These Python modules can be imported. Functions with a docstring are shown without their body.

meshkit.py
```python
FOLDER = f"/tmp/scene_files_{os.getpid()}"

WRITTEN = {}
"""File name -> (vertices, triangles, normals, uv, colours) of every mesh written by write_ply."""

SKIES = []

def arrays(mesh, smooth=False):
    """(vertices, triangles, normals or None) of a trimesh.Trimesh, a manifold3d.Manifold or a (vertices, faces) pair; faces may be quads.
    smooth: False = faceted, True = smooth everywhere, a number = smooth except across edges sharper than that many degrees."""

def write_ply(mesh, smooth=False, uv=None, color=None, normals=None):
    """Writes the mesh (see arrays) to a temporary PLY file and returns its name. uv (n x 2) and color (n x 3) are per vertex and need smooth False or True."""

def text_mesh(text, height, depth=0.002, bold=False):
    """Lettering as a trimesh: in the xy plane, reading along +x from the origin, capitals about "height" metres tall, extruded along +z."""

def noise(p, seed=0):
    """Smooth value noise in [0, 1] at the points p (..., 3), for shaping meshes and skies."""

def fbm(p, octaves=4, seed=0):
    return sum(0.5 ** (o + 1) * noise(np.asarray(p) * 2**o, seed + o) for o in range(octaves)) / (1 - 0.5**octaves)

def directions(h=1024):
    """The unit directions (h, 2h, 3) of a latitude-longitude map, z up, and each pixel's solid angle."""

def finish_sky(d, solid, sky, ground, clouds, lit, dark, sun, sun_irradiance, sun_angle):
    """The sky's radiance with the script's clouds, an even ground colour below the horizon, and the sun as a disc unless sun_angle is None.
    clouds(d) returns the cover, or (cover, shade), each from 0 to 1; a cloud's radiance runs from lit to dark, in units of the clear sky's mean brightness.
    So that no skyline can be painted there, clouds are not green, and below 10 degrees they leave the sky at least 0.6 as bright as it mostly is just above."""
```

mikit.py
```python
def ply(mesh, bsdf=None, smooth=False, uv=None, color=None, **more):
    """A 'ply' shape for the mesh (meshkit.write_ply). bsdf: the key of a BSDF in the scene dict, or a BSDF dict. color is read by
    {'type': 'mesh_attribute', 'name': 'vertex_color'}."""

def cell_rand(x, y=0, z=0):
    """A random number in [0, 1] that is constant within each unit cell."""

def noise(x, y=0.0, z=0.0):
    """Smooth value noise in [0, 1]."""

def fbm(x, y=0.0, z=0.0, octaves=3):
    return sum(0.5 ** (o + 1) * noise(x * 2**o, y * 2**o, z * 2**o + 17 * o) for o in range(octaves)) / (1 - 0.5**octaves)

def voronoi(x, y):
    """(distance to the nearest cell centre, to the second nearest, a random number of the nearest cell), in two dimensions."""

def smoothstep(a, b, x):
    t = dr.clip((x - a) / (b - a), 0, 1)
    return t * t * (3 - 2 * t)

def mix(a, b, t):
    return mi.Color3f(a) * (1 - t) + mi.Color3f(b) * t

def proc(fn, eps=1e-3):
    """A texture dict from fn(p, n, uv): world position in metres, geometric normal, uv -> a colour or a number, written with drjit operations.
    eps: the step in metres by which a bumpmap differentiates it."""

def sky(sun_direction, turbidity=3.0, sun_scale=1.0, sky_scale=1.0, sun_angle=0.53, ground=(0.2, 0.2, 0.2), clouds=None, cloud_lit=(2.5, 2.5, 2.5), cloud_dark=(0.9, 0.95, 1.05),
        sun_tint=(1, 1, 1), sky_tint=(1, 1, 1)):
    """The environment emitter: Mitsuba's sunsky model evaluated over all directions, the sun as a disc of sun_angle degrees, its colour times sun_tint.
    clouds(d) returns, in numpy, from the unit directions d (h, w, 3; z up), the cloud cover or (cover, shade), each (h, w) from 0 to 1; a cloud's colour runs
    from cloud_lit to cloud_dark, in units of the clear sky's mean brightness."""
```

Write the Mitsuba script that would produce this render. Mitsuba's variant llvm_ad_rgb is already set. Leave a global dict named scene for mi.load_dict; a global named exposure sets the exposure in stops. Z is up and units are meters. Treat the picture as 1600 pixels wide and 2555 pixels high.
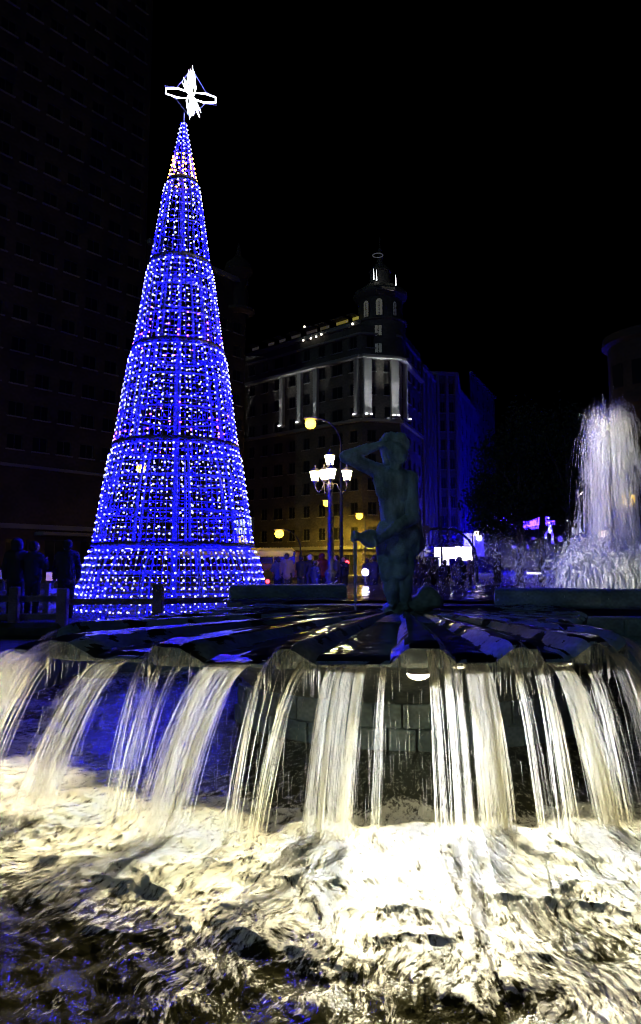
import math, random
import numpy as np, trimesh, drjit as dr, mitsuba as mi
import mikit, meshkit
from mikit import proc, noise, fbm, smoothstep, mix
T = mi.ScalarTransform4f
rng = np.random.default_rng(7)
scene, labels = {}, {}

# ------------------------------------------------------------------ camera, sky, exposure
FPX, PITCH, Y0 = 1800.0, math.radians(6.3), 1211.0      # focal length in photo pixels, pitch, principal row
CAM = np.array([0, 0, 1.6])
FWD = np.array([0, math.cos(PITCH), math.sin(PITCH)]); UPV = np.array([0, -math.sin(PITCH), math.cos(PITCH)])
scene['camera'] = {'type': 'perspective', 'fov': math.degrees(2 * math.atan(800 / FPX)), 'fov_axis': 'x',
                   'near_clip': 0.05, 'far_clip': 2000.0, 'principal_point_offset_y': (1277.5 - Y0) / 2555,
                   'to_world': T().look_at(origin=CAM.tolist(), target=(CAM + FWD).tolist(), up=[0, 0, 1])}
exposure = 0.0
scene['sky'] = {**mikit.sky([-0.5, -0.8, 0.33], turbidity=3, sun_scale=0.1, sun_angle=3.0, sun_tint=(.36, .85, 1.5), sky_scale=0.0003, clouds=lambda d: np.ones(d.shape[:2]),
                            cloud_lit=(0.55, 0.65, 1.25)), 'sampling_weight': 3.0}


def ray(px, py):
    d = FWD * FPX + np.array([1, 0, 0]) * (px - 800) + UPV * (Y0 - py)
    return d / d[1]


def at(px, py, Y):
    return CAM + ray(px, py) * Y


# ------------------------------------------------------------------ mesh helpers
class MB:
    """collects vertices and triangles of ONE part"""
    def __init__(s):
        s.v, s.f, s.n = [], [], 0

    def add(s, v, f):
        v = np.asarray(v, float); f = np.asarray(f, int)
        if f.shape[1] == 4:
            f = np.vstack([f[:, [0, 1, 2]], f[:, [0, 2, 3]]])
        s.v.append(v); s.f.append(f + s.n); s.n += len(v)
        return s

    def box(s, c, size, rz=0.0, taper=1.0, bev=0.0):
        hx, hy, hz = np.array(size) / 2
        if bev:
            b = min(bev, hx * .9, hy * .9, hz * .9)
            pts = []
            for sx in (-1, 1):
                for sy in (-1, 1):
                    for sz in (-1, 1):
                        pts += [[sx * (hx - b), sy * (hy - b), sz * hz], [sx * hx, sy * (hy - b), sz * (hz - b)], [sx * (hx - b), sy * hy, sz * (hz - b)]]
            h = trimesh.convex.convex_hull(np.array(pts)); v, f = np.array(h.vertices), np.array(h.faces)
        else:
            v = np.array([[x, y, z] for z in (-hz, hz) for y in (-hy, hy) for x in (-hx, hx)])
            f = np.array([[0, 2, 3, 1], [4, 5, 7, 6], [0, 1, 5, 4], [2, 6, 7, 3], [0, 4, 6, 2], [1, 3, 7, 5]])
        v = v.copy(); v[v[:, 2] > 0, :2] *= taper
        ca, sa = math.cos(rz), math.sin(rz)
        v = np.stack([v[:, 0] * ca - v[:, 1] * sa, v[:, 0] * sa + v[:, 1] * ca, v[:, 2]], 1) + np.asarray(c)
        return s.add(v, f)

    def tube(s, pts, rad, sides=6, closed=False):
        p = np.asarray(pts, float); n = len(p); rad = np.broadcast_to(rad, (n,))
        t = (np.roll(p, -1, 0) - np.roll(p, 1, 0)) if closed else np.gradient(p, axis=0)
        t /= np.linalg.norm(t, axis=1, keepdims=True) + 1e-12
        ref = np.where(np.abs(t[:, 2:]) < .9, [[0, 0, 1.]], [[1., 0, 0]])
        a = np.cross(t, ref); a /= np.linalg.norm(a, axis=1, keepdims=True) + 1e-12
        b = np.cross(t, a); ang = np.arange(sides) * 2 * math.pi / sides
        v = p[:, None] + rad[:, None, None] * (np.cos(ang)[None, :, None] * a[:, None] + np.sin(ang)[None, :, None] * b[:, None])
        m = n if closed else n - 1
        i = np.arange(m)[:, None] * sides; k = ((np.arange(m) + 1) % n)[:, None] * sides
        j = np.arange(sides)[None]; jn = (j + 1) % sides
        f = np.stack([(i + j), (i + jn), (k + jn), (k + j)], -1).reshape(-1, 4)
        v = v.reshape(-1, 3)
        s.add(v, f)
        if not closed:
            for e, o in ((0, 1), (n - 1, 0)):
                ring = v[e * sides:(e + 1) * sides]
                ff = np.array([[q, (q + 1) % sides, sides] for q in range(sides)])
                s.add(np.vstack([ring, p[e]]), ff[:, ::-1] if o else ff)
        return s

    def lathe(s, prof, n=16, c=(0, 0, 0)):
        prof = np.asarray(prof, float); ang = np.arange(n) * 2 * math.pi / n
        v = np.stack([prof[:, None, 0] * np.cos(ang), prof[:, None, 0] * np.sin(ang), np.repeat(prof[:, 1:2], n, 1)], -1).reshape(-1, 3) + np.asarray(c)
        i = np.arange(len(prof) - 1)[:, None] * n; j = np.arange(n)[None]; jn = (j + 1) % n
        return s.add(v, np.stack([i + j, i + jn, i + n + jn, i + n + j], -1).reshape(-1, 4))

    def grid(s, P, flip=False):
        """P (a, b, 3): a sheet"""
        a, b = P.shape[:2]
        i = np.arange(a - 1)[:, None] * b; j = np.arange(b - 1)[None]
        f = np.stack([i + j, i + j + 1, i + b + j + 1, i + b + j], -1).reshape(-1, 4)
        return s.add(P.reshape(-1, 3), f[:, ::-1] if flip else f)

    def mesh(s):
        return trimesh.Trimesh(np.vstack(s.v), np.vstack(s.f), process=False)


def key_for(name, parent=None):
    base = f'{parent}__{name}' if parent else name
    k, i = base, 0
    while k in scene or k in labels or any(False for _ in ()):
        i += 1; k = f'{base}_{i:03d}'
    return k


def thing(name, label, cat, group=None, kind=None):
    k = key_for(name)
    labels[k] = {'label': label, 'category': cat}
    if group: labels[k]['group'] = group
    if kind: labels[k]['kind'] = kind
    return k


def part(name, mesh, bsdf, parent=None, smooth=False, kind=None, label=None, emit=None, w=None, to_world=None, **kw):
    k = key_for(name, parent)
    if isinstance(mesh, MB): mesh = mesh.mesh()
    d = mesh if isinstance(mesh, dict) else mikit.ply(mesh, bsdf, smooth=smooth, **kw)
    d = dict(d)
    if emit is not None:
        d['emitter'] = {'type': 'area', 'radiance': {'type': 'rgb', 'value': [float(x) for x in emit]}}
        if w is not None: d['emitter']['sampling_weight'] = float(w)
    if to_world is not None: d['to_world'] = to_world
    scene[k] = d
    if kind or label:
        labels.setdefault(k, {})
        if kind: labels[k]['kind'] = kind
        if label: labels[k]['label'] = label
    return k


def struct(name, mesh, bsdf, label=None, cat=None, kind='structure', **kw):
    k = part(name, mesh, bsdf, **kw)
    labels[k] = {'kind': kind}
    if label: labels[k].update(label=label, category=cat)
    return k


NSPOT = [0]
def spot(pos, target, intensity, cutoff=60, beam=30, w=1.0):
    NSPOT[0] += 1
    scene[f'lamp_beam_{NSPOT[0]:03d}'] = {'type': 'spot', 'to_world': T().look_at(origin=list(map(float, pos)), target=list(map(float, target)), up=[0.01, 0.02, 1]),
                                   'intensity': {'type': 'rgb', 'value': [float(x) for x in intensity]}, 'cutoff_angle': float(cutoff), 'beam_width': float(beam), 'sampling_weight': float(w)}


def surface_nets(fn, lo, hi, h):
    """triangles of fn(p) = 0 (negative inside) on a grid of step h"""
    lo, hi = np.asarray(lo, float), np.asarray(hi, float)
    n = np.ceil((hi - lo) / h).astype(int) + 1
    g = [lo[k] + h * np.arange(n[k]) for k in range(3)]
    X = np.stack(np.meshgrid(*g, indexing='ij'), -1)
    D = fn(X.reshape(-1, 3)).reshape(n)
    S = D < 0
    c = [S[i:n[0] - 1 + i, j:n[1] - 1 + j, k:n[2] - 1 + k] for i in (0, 1) for j in (0, 1) for k in (0, 1)]
    cnt = sum(x.astype(int) for x in c); act = (cnt > 0) & (cnt < 8)
    acc, num = np.zeros(act.shape + (3,)), np.zeros(act.shape)
    cor = [(i, j, k) for i in (0, 1) for j in (0, 1) for k in (0, 1)]
    sl = lambda A, o: A[o[0]:n[0] - 1 + o[0], o[1]:n[1] - 1 + o[1], o[2]:n[2] - 1 + o[2]]
    for a in cor:
        for ax in range(3):
            if a[ax]: continue
            b = list(a); b[ax] = 1; b = tuple(b)
            da, db = sl(D, a), sl(D, b); cr = (da < 0) != (db < 0)
            t = np.where(cr, da / np.where(cr, da - db, 1), 0)
            p = np.array(a, float) + t[..., None] * (np.array(b) - np.array(a))
            acc += p * cr[..., None]; num += cr
    ids = -np.ones(act.shape, int); ids[act] = np.arange(act.sum())
    idx = np.argwhere(act)
    V = lo + h * (idx + acc[act] / num[act][:, None])
    F = []
    for ax in range(3):
        u, v = (ax + 1) % 3, (ax + 2) % 3
        A = S.take(range(0, n[ax] - 1), ax); B = S.take(range(1, n[ax]), ax)
        for sign, M in ((1, A & ~B), (0, ~A & B)):
            e = np.argwhere(M)
            e = e[(e[:, u] > 0) & (e[:, v] > 0) & (e[:, u] < n[u] - 1) & (e[:, v] < n[v] - 1)]
            q = []
            for du, dv in ((1, 1), (0, 1), (0, 0), (1, 0)):
                o = e.copy(); o[:, u] -= du; o[:, v] -= dv
                q.append(ids[o[:, 0], o[:, 1], o[:, 2]])
            q = np.stack(q, 1); q = q[(q >= 0).all(1)]
            F.append(q if sign else q[:, ::-1])
    F = np.vstack(F)
    return trimesh.Trimesh(V, np.vstack([F[:, [0, 1, 2]], F[:, [0, 2, 3]]]), process=False)


def cone_sdf(p, a, b, ra, rb):
    a, b = np.asarray(a, float), np.asarray(b, float)
    ab = b - a; t = np.clip((p - a) @ ab / max(ab @ ab, 1e-9), 0, 1)
    return np.linalg.norm(p - a - t[:, None] * ab, axis=1) - (ra + t * (rb - ra))


def smin(a, b, k):
    h = np.clip(.5 + .5 * (b - a) / k, 0, 1)
    return b * (1 - h) + a * h - k * h * (1 - h)


def blend(cones, k=.04):
    def f(p):
        d = np.full(len(p), 9.)
        for c in cones: d = smin(d, cone_sdf(p, *c), k)
        return d
    return f


def hull_of(cones, h, k=.04, extra=0.0, disp=None):
    pts = np.array([c[0] for c in cones] + [c[1] for c in cones]); r = max(max(c[2], c[3]) for c in cones) + .06 + extra
    f = blend(cones, k)
    g = (lambda p: f(p) - extra) if disp is None else (lambda p: f(p) - extra + disp(p))
    return surface_nets(g, pts.min(0) - r, pts.max(0) + r, h)


# ------------------------------------------------------------------ materials
def rgb(*c): return {'type': 'rgb', 'value': [float(x) for x in c]}
def bsdf(name, d, two=True):
    scene[name] = {'type': 'twosided', 'bsdf': d} if two else d
    return name
def diffuse(name, c): return bsdf(name, {'type': 'diffuse', 'reflectance': rgb(*c)})
def princ(name, c, rough=.5, **kw):
    c = c if isinstance(c, dict) else rgb(*c)
    return bsdf(name, {'type': 'principled', 'base_color': c, 'roughness': rough, **kw})


def stone_col(a, b, sc):
    def fn(p, n, uv):
        k = fbm(p.x * sc, p.y * sc, p.z * sc, 4); g = noise(p.x * sc * 14, p.y * sc * 14, p.z * sc * 14)
        return mix(a, b, smoothstep(.3, .7, k)) * (.75 + .5 * g)
    return proc(fn)

def bumped(name, inner, fn, scale, eps=2e-3):
    return bsdf(name, {'type': 'bumpmap', 'arbitrary': proc(fn, eps), 'scale': scale, 'bsdf': inner})

bumped('stone', {'type': 'principled', 'base_color': stone_col((.13, .19, .22), (.3, .38, .42), 2.2), 'roughness': .45},
       lambda p, n, uv: fbm(p.x * 22, p.y * 22, p.z * 22, 3), .012)
bumped('carved_stone', {'type': 'principled', 'base_color': stone_col((.1, .12, .12), (.22, .24, .23), 2.2), 'roughness': .6},
       lambda p, n, uv: fbm(p.x * 30, p.y * 30, p.z * 30, 3), .01)
CX, CY = 1.3, 11.4
bumped('wet_stone', {'type': 'principled', 'base_color': stone_col((.012, .018, .022), (.085, .12, .14), 7), 'roughness': .16},
       lambda p, n, uv: fbm(p.x * 30, p.y * 30, p.z * 12, 3), .02)
def flow(p):
    x, y = p.x - CX, p.y - CY
    return dr.atan2(x, -y) * 5.0, dr.sqrt(x * x + y * y)
def film_bump(p, n, uv):
    a, r = flow(p)
    w = fbm(p.x * 3, p.y * 3, 0.0, 2)
    return fbm(a * 6 + w * 2, r * 4, p.z * 9, 2) + .45 * fbm(a * 9 + w * 3, r * 13, p.z * 20, 2)
bumped('water_film', {'type': 'principled', 'base_color': stone_col((.008, .009, .009), (.03, .034, .036), 1.5), 'roughness': .05, 'specular': .5},
       film_bump, .010, 3e-3)
def patina(p, n, uv):
    k = fbm(p.x * 5, p.y * 5, p.z * 3, 4); st = fbm(p.x * 26, p.y * 26, p.z * 5, 3); g = noise(p.x * 70, p.y * 70, p.z * 70)
    return mix((.13, .2, .25), (.5, .65, .75), smoothstep(.25, .7, .7 * k + .3 * st)) * (.85 + .3 * g)
bumped('bronze_pale', {'type': 'principled', 'base_color': stone_col((.2, .34, .42), (.5, .66, .76), 6), 'roughness': .5}, lambda p, n, uv: fbm(p.x * 60, p.y * 60, p.z * 25, 3), .02)
bumped('bronze', {'type': 'principled', 'base_color': proc(patina), 'roughness': .45},
       lambda p, n, uv: fbm(p.x * 30, p.y * 30, p.z * 18, 4), .022)
def foam_mask(p, n, uv):
    a, r = flow(p)
    wx, wy = fbm(p.x * 2.3, p.y * 2.3, 3.0, 2) - .5, fbm(p.x * 2.3, p.y * 2.3, 9.0, 2) - .5
    a, r = a + wx * .22, r + wy * .22
    st = fbm(a * 42, r * 13, 1.0, 3)
    st2 = fbm(a * 150, r * 52, 5.0, 2)
    return smoothstep(.14, .86, uv.x + (st - .5) * 1.6 + (st2 - .5) * .8)
def foam_bump(p, n, uv):
    a, r = flow(p)
    wx = fbm(p.x * 2.3, p.y * 2.3, 3.0, 2) - .5
    a = a + wx * .22
    return fbm(a * 42, r * 13, 1.0, 3) + .4 * fbm(a * 150, r * 52, 5.0, 2)
scene['foam'] = {'type': 'twosided', 'bsdf': {'type': 'diffuse', 'reflectance': rgb(.8, .81, .76)}}
scene['pond'] = {'type': 'blendbsdf', 'weight': proc(foam_mask),
    'bsdf_0': {'type': 'twosided', 'bsdf': {'type': 'bumpmap', 'arbitrary': proc(foam_bump, 3e-3), 'scale': .0065,
               'bsdf': {'type': 'principled', 'base_color': rgb(.014, .014, .005), 'roughness': .1, 'specular': .5}}},
    'bsdf_1': {'type': 'twosided', 'bsdf': {'type': 'bumpmap', 'arbitrary': proc(foam_bump, 3e-3), 'scale': .012,
               'bsdf': {'type': 'diffuse', 'reflectance': rgb(.82, .82, .78)}}}}
scene['strand'] = {'type': 'principledthin', 'base_color': rgb(.66, .64, .56), 'roughness': .25, 'diff_trans': 1.7, 'spec_trans': .0, 'eta': 1.33}
scene['spray'] = {'type': 'principledthin', 'base_color': rgb(.8, .8, .8), 'roughness': .4, 'diff_trans': 1.0, 'spec_trans': 0.0, 'eta': 1.33}
scene['clear_water'] = {'type': 'thindielectric', 'int_ior': 1.33}
princ('wire', (.14, .15, .7), .4, metallic=.2)
princ('iron', (.04, .042, .045), .45)
princ('steel', (.32, .33, .34), .4, metallic=.5)
diffuse('lens', (.7, .7, .65))
diffuse('bulb', (.6, .6, .6))
bumped('wood', {'type': 'principled', 'base_color': stone_col((.1, .075, .055), (.19, .15, .11), 3), 'roughness': .7},
       lambda p, n, uv: fbm(p.x * 60, p.y * 60, p.z * 8, 3), .01)
princ('paving', stone_col((.13, .12, .11), (.24, .22, .2), .8), .6)
princ('soil', stone_col((.02, .025, .015), (.05, .06, .03), 3), .9)
princ('asphalt', stone_col((.035, .035, .036), (.06, .06, .06), 1), .55)
princ('cream_stone', stone_col((.07, .06, .046), (.11, .096, .075), .35), .8)
princ('brick_wall', stone_col((.04, .027, .018), (.07, .047, .032), .3), .85)
princ('grey_wall', stone_col((.15, .145, .145), (.22, .21, .2), .35), .8)
princ('pale_stone', (.6, .6, .58), .7)
princ('trim', (.2, .19, .17), .7)
princ('glass_dark', (.012, .013, .016), .12)
princ('frame_dark', (.05, .05, .05), .5)
princ('roof', (.05, .045, .045), .7)
princ('bark', (.06, .045, .035), .9)
scene['leaf'] = {'type': 'twosided', 'bsdf': {'type': 'diffuse', 'reflectance': rgb(.03, .045, .02)}}
princ('bus_paint', (.75, .62, .3), .35)
princ('bus_red', (.05, .012, .012), .35)
princ('rubber', (.02, .02, .02), .8)
for nm, c in (('cloth_black', (.014, .014, .016)), ('cloth_navy', (.016, .02, .045)), ('cloth_tan', (.16, .11, .07)), ('cloth_grey', (.07, .07, .075)), ('cloth_red', (.13, .015, .015)), ('cloth_white', (.5, .5, .5)),
              ('skin', (.4, .25, .18)), ('hair', (.025, .018, .012)), ('hair_white', (.5, .5, .48)), ('blue_paint', (.02, .03, .25))):
    princ(nm, c, .75)


def solo(name, mesh, b, label, cat, group=None, **kw):
    k = part(name, mesh, b, **kw)
    labels[k] = {'label': label, 'category': cat, **({'group': group} if group else {})}
    return k


# ------------------------------------------------------------------ ground, terrace, road, pond
ZW = -0.57                                                # pond water level
pond_xy = np.array([(-1.5, 2.55), (-3.2, 3.0), (-4.1, 5.0), (-4.55, 8), (-4.9, 11.5), (-4.6, 14), (-3.0, 15.3), (0, 15.8), (4, 15.8), (8, 15.3), (9.8, 12.5), (9.6, 8), (8, 4.6), (5.5, 3.0), (2, 2.5)])
def smooth_loop(p, n=12):
    out = []
    for i in range(len(p)):
        a, b, c, d = p[i - 1], p[i], p[(i + 1) % len(p)], p[(i + 2) % len(p)]
        for t in np.arange(n) / n:
            out.append(.5 * ((2 * b) + (c - a) * t + (2 * a - 5 * b + 4 * c - d) * t * t + (3 * b - a - 3 * c + d) * t ** 3))
    return np.array(out)
loop = smooth_loop(pond_xy, 8)
loop = loop[::-1] if np.cross(loop[1] - loop[0], loop[2] - loop[1]) < 0 else loop
from shapely.geometry import Polygon
def outline(off):
    q = np.array(Polygon(loop).buffer(off).exterior.coords)[:-1]
    return q
outer = outline(.38)
g = trimesh.creation.triangulate_polygon(Polygon([(-400, -60), (400, -60), (400, 26), (-400, 26)], [outer]), engine='earcut')
struct('plaza_ground', trimesh.Trimesh(np.column_stack([g[0], np.zeros(len(g[0]))]), g[1], process=False), 'paving')
inner = np.array(Polygon(loop).exterior.coords)[:-1]
m = MB()                                                  # kerb round the pond: wall, top, outer face
kerb_top = .1
ring_pts = [np.array(Polygon(loop).buffer(o).exterior.segmentize(.3).coords)[:-1] for o in (0.0,)]
ri = ring_pts[0]; nrm = np.roll(ri, -1, 0) - np.roll(ri, 1, 0); nrm = np.stack([nrm[:, 1], -nrm[:, 0]], 1); nrm /= np.linalg.norm(nrm, axis=1, keepdims=True)
if not Polygon(loop).contains(Polygon([ri[0] - nrm[0] * .05, ri[0] - nrm[0] * .06, ri[0] - nrm[0] * .05 + [.001, 0]])): nrm = -nrm
prof = [(0, -1.2), (0, kerb_top - .03), (.03, kerb_top), (.35, kerb_top), (.38, kerb_top - .03), (.38, -.2)]
P = np.array([[(*(q + nn * o), z) for q, nn in zip(ri, nrm)] for o, z in prof]); P = np.concatenate([P, P[:, :1]], 1)
m.grid(P); struct('pond_kerb', m, 'stone')
m = MB(); m.box((0, 213.0, .125), (900, 374, .25)); struct('terrace_pavement', m, 'paving')
m = MB(); m.box((0, 66.0, .2525), (900, 24, .015)); struct('road', m, 'asphalt')
m = MB(); m.box((-10.6, 17.6, .17), (10.0, 3.6, .36), bev=.1); struct('lawn', m, 'soil')

# ------------------------------------------------------------------ fountain basin: stepped radial slab
def R_lip(th):
    return np.interp(th, [-180, -102, -81, -66, -57, -51, -36, -32, -26, -18, -5, 5, 14, 20, 24, 28, 34, 60, 100, 180], [2.7, 2.77, 3.3, 4.2, 5.15, 5.95, 5.75, 5.58, 5.5, 5.36, 5.02, 5.0, 4.85, 4.6, 4.43, 3.7, 3.0, 2.7, 2.7, 2.7])
BLK = [(-121, -114), (-110, -103), (-98, -91), (-86, -79), (-74, -67), (-62, -55), (-44, -37.5), (-32, -25.8), (-19.8, -15.2), (-7.9, -1.1), (2.9, 8.7), (12.5, 19), (23, 29.5), (34, 41), (46, 53), (58, 65), (71, 78), (84, 91), (97, 104), (110, 117)]
def block(th, ramp=1.0):
    b = np.zeros_like(th)
    for a, c in BLK:
        b = np.maximum(b, np.clip(np.minimum(th - a, c - th) / ramp + .0, 0, 1))
    return b
def polar(th, r, z):
    t = np.radians(th)
    return np.stack([CX + r * np.sin(t), CY - r * np.cos(t), z], -1)
fountain = thing('fountain_basin', 'round stepped stone fountain basin with water spilling between its lip blocks', 'fountain')
th = np.unique(np.concatenate([np.arange(-122, 118.01, .5)] + [np.array([a, a + .25, a + .6, a + 1, c - 1, c - .6, c - .25, c]) for a, c in BLK]))
TH = th[:, None]
def top_z(th, s):
    """s: 0 at the centre, 1 at the lip"""
    b = block(th + (meshkit.fbm(np.stack([s * 3 + 0 * th, th * .05 + 0 * s, 0 * th + 0 * s], -1), 3, 31) - .5) * 9 * np.clip(1 - s, 0, 1) ** .7, 1.7)
    blk = np.floor(th / 5.9) * 5.9; base = .965 - .065 * s + (meshkit.noise(np.stack([blk + 0 * s, 0 * th + 0 * s, 0 * th + 0 * s], -1), 41) - .5) * .03 * s
    steps = .012 * np.floor(s * 5) / 5
    nz = (meshkit.fbm(np.stack([th * .09 * s + 0 * s, s * 9, 0 * s + 0 * th], -1), 3, 5) - .5) * .022 + (meshkit.fbm(np.stack([th * .5 * s + 0 * s, s * 42 + 0 * th, 0 * s + 0 * th], -1), 2, 61) - .5) * .012
    return base - (1 - b) * (.03 + .075 * s ** 2) + b * .035 * (s - .3) + nz * (.3 + .7 * s) - steps * (1 - b)
def lip_r(th):
    return R_lip(th) - .13 * (1 - block(th, 1.6))
s = np.concatenate([np.linspace(.12, .95, 110), np.linspace(.956, 1, 6)])[None]
r = s * lip_r(TH)
z = top_z(TH + 0 * s, s + 0 * TH)
z = z - .05 * np.clip((s - .955) / .045, 0, 1) ** 2          # rounded nose
tm = MB().grid(polar(TH + 0 * s, r, z), True).mesh(); fc = tm.vertices[tm.faces].mean(1); rad_f = np.hypot(fc[:, 0] - CX, fc[:, 1] - CY)
steep = (np.abs(tm.face_normals[:, 2]) < .9) & (rad_f > 1.5) & (meshkit.fbm(fc * 4, 3, 71) > .42)
part('wet_top', trimesh.Trimesh(tm.vertices, tm.faces[~steep], process=False), 'water_film', fountain, smooth=35, label='wet dark stepped top with radial ridges')
part('ridge_sides', trimesh.Trimesh(tm.vertices, tm.faces[steep], process=False), 'stone', fountain, smooth=35, kind='stuff', label='bare blue grey stone sides of the radial ridges')
# front faces and underside
b = block(th); rl = lip_r(th); zt = top_z(th, np.ones_like(th)) - .05
zb = .70 - .0 * b
cols = [(rl, zt), (rl - .006, zt - .03), (rl - .015, .5 * (zt + zb)), (rl - .03, zb + .015), (rl - .05, zb)]
rub = np.where(b > 0, .13 * np.clip((b) * 1, 0, 1), 0) * 0 + .22
cols += [(rl - .26, zb + .012), (rl - .3, zb - .03), (rl - .8, zb - .0), (np.minimum(rl - .85, 3.6), zb - .0)]
P = np.stack([polar(th, np.asarray(rr), np.asarray(zz) + 0 * rr) for rr, zz in cols])
part('lip_face', MB().grid(P[:6], True), 'wet_stone', fountain, smooth=30, label='grey stone face of the scalloped lip')
part('underside', MB().grid(P[5:], True), 'stone', fountain, smooth=30)
q = np.random.default_rng(77); dp, dn, dw = [], [], []
for a, c in BLK:
    if c < -52 or a > 26: continue
    n = 46; t0 = q.uniform(a - .6, c + .6, n); t0 = t0[np.abs(t0 + 4.9) > 1.4]; n = len(t0); r0 = lip_r(t0) + .004; zt0 = top_z(t0, np.ones(n)) - .02; u = np.linspace(0, 1, 4)[None]; ln = q.uniform(.05, .3, n)[:, None]; st0 = q.uniform(0, .12, n)[:, None]
    dp.append(polar(t0[:, None] + 0 * u, r0[:, None] + .012 * u, (zt0[:, None] - st0 - ln * u))); an = np.radians(t0); dn.append(np.stack([np.cos(an), np.sin(an), 0 * an], 1)); dw.append(np.repeat(q.uniform(.001, .003, n)[:, None], 4, 1))
DRIPS = np.concatenate(dp), np.concatenate(dn), np.concatenate(dw)
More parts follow.
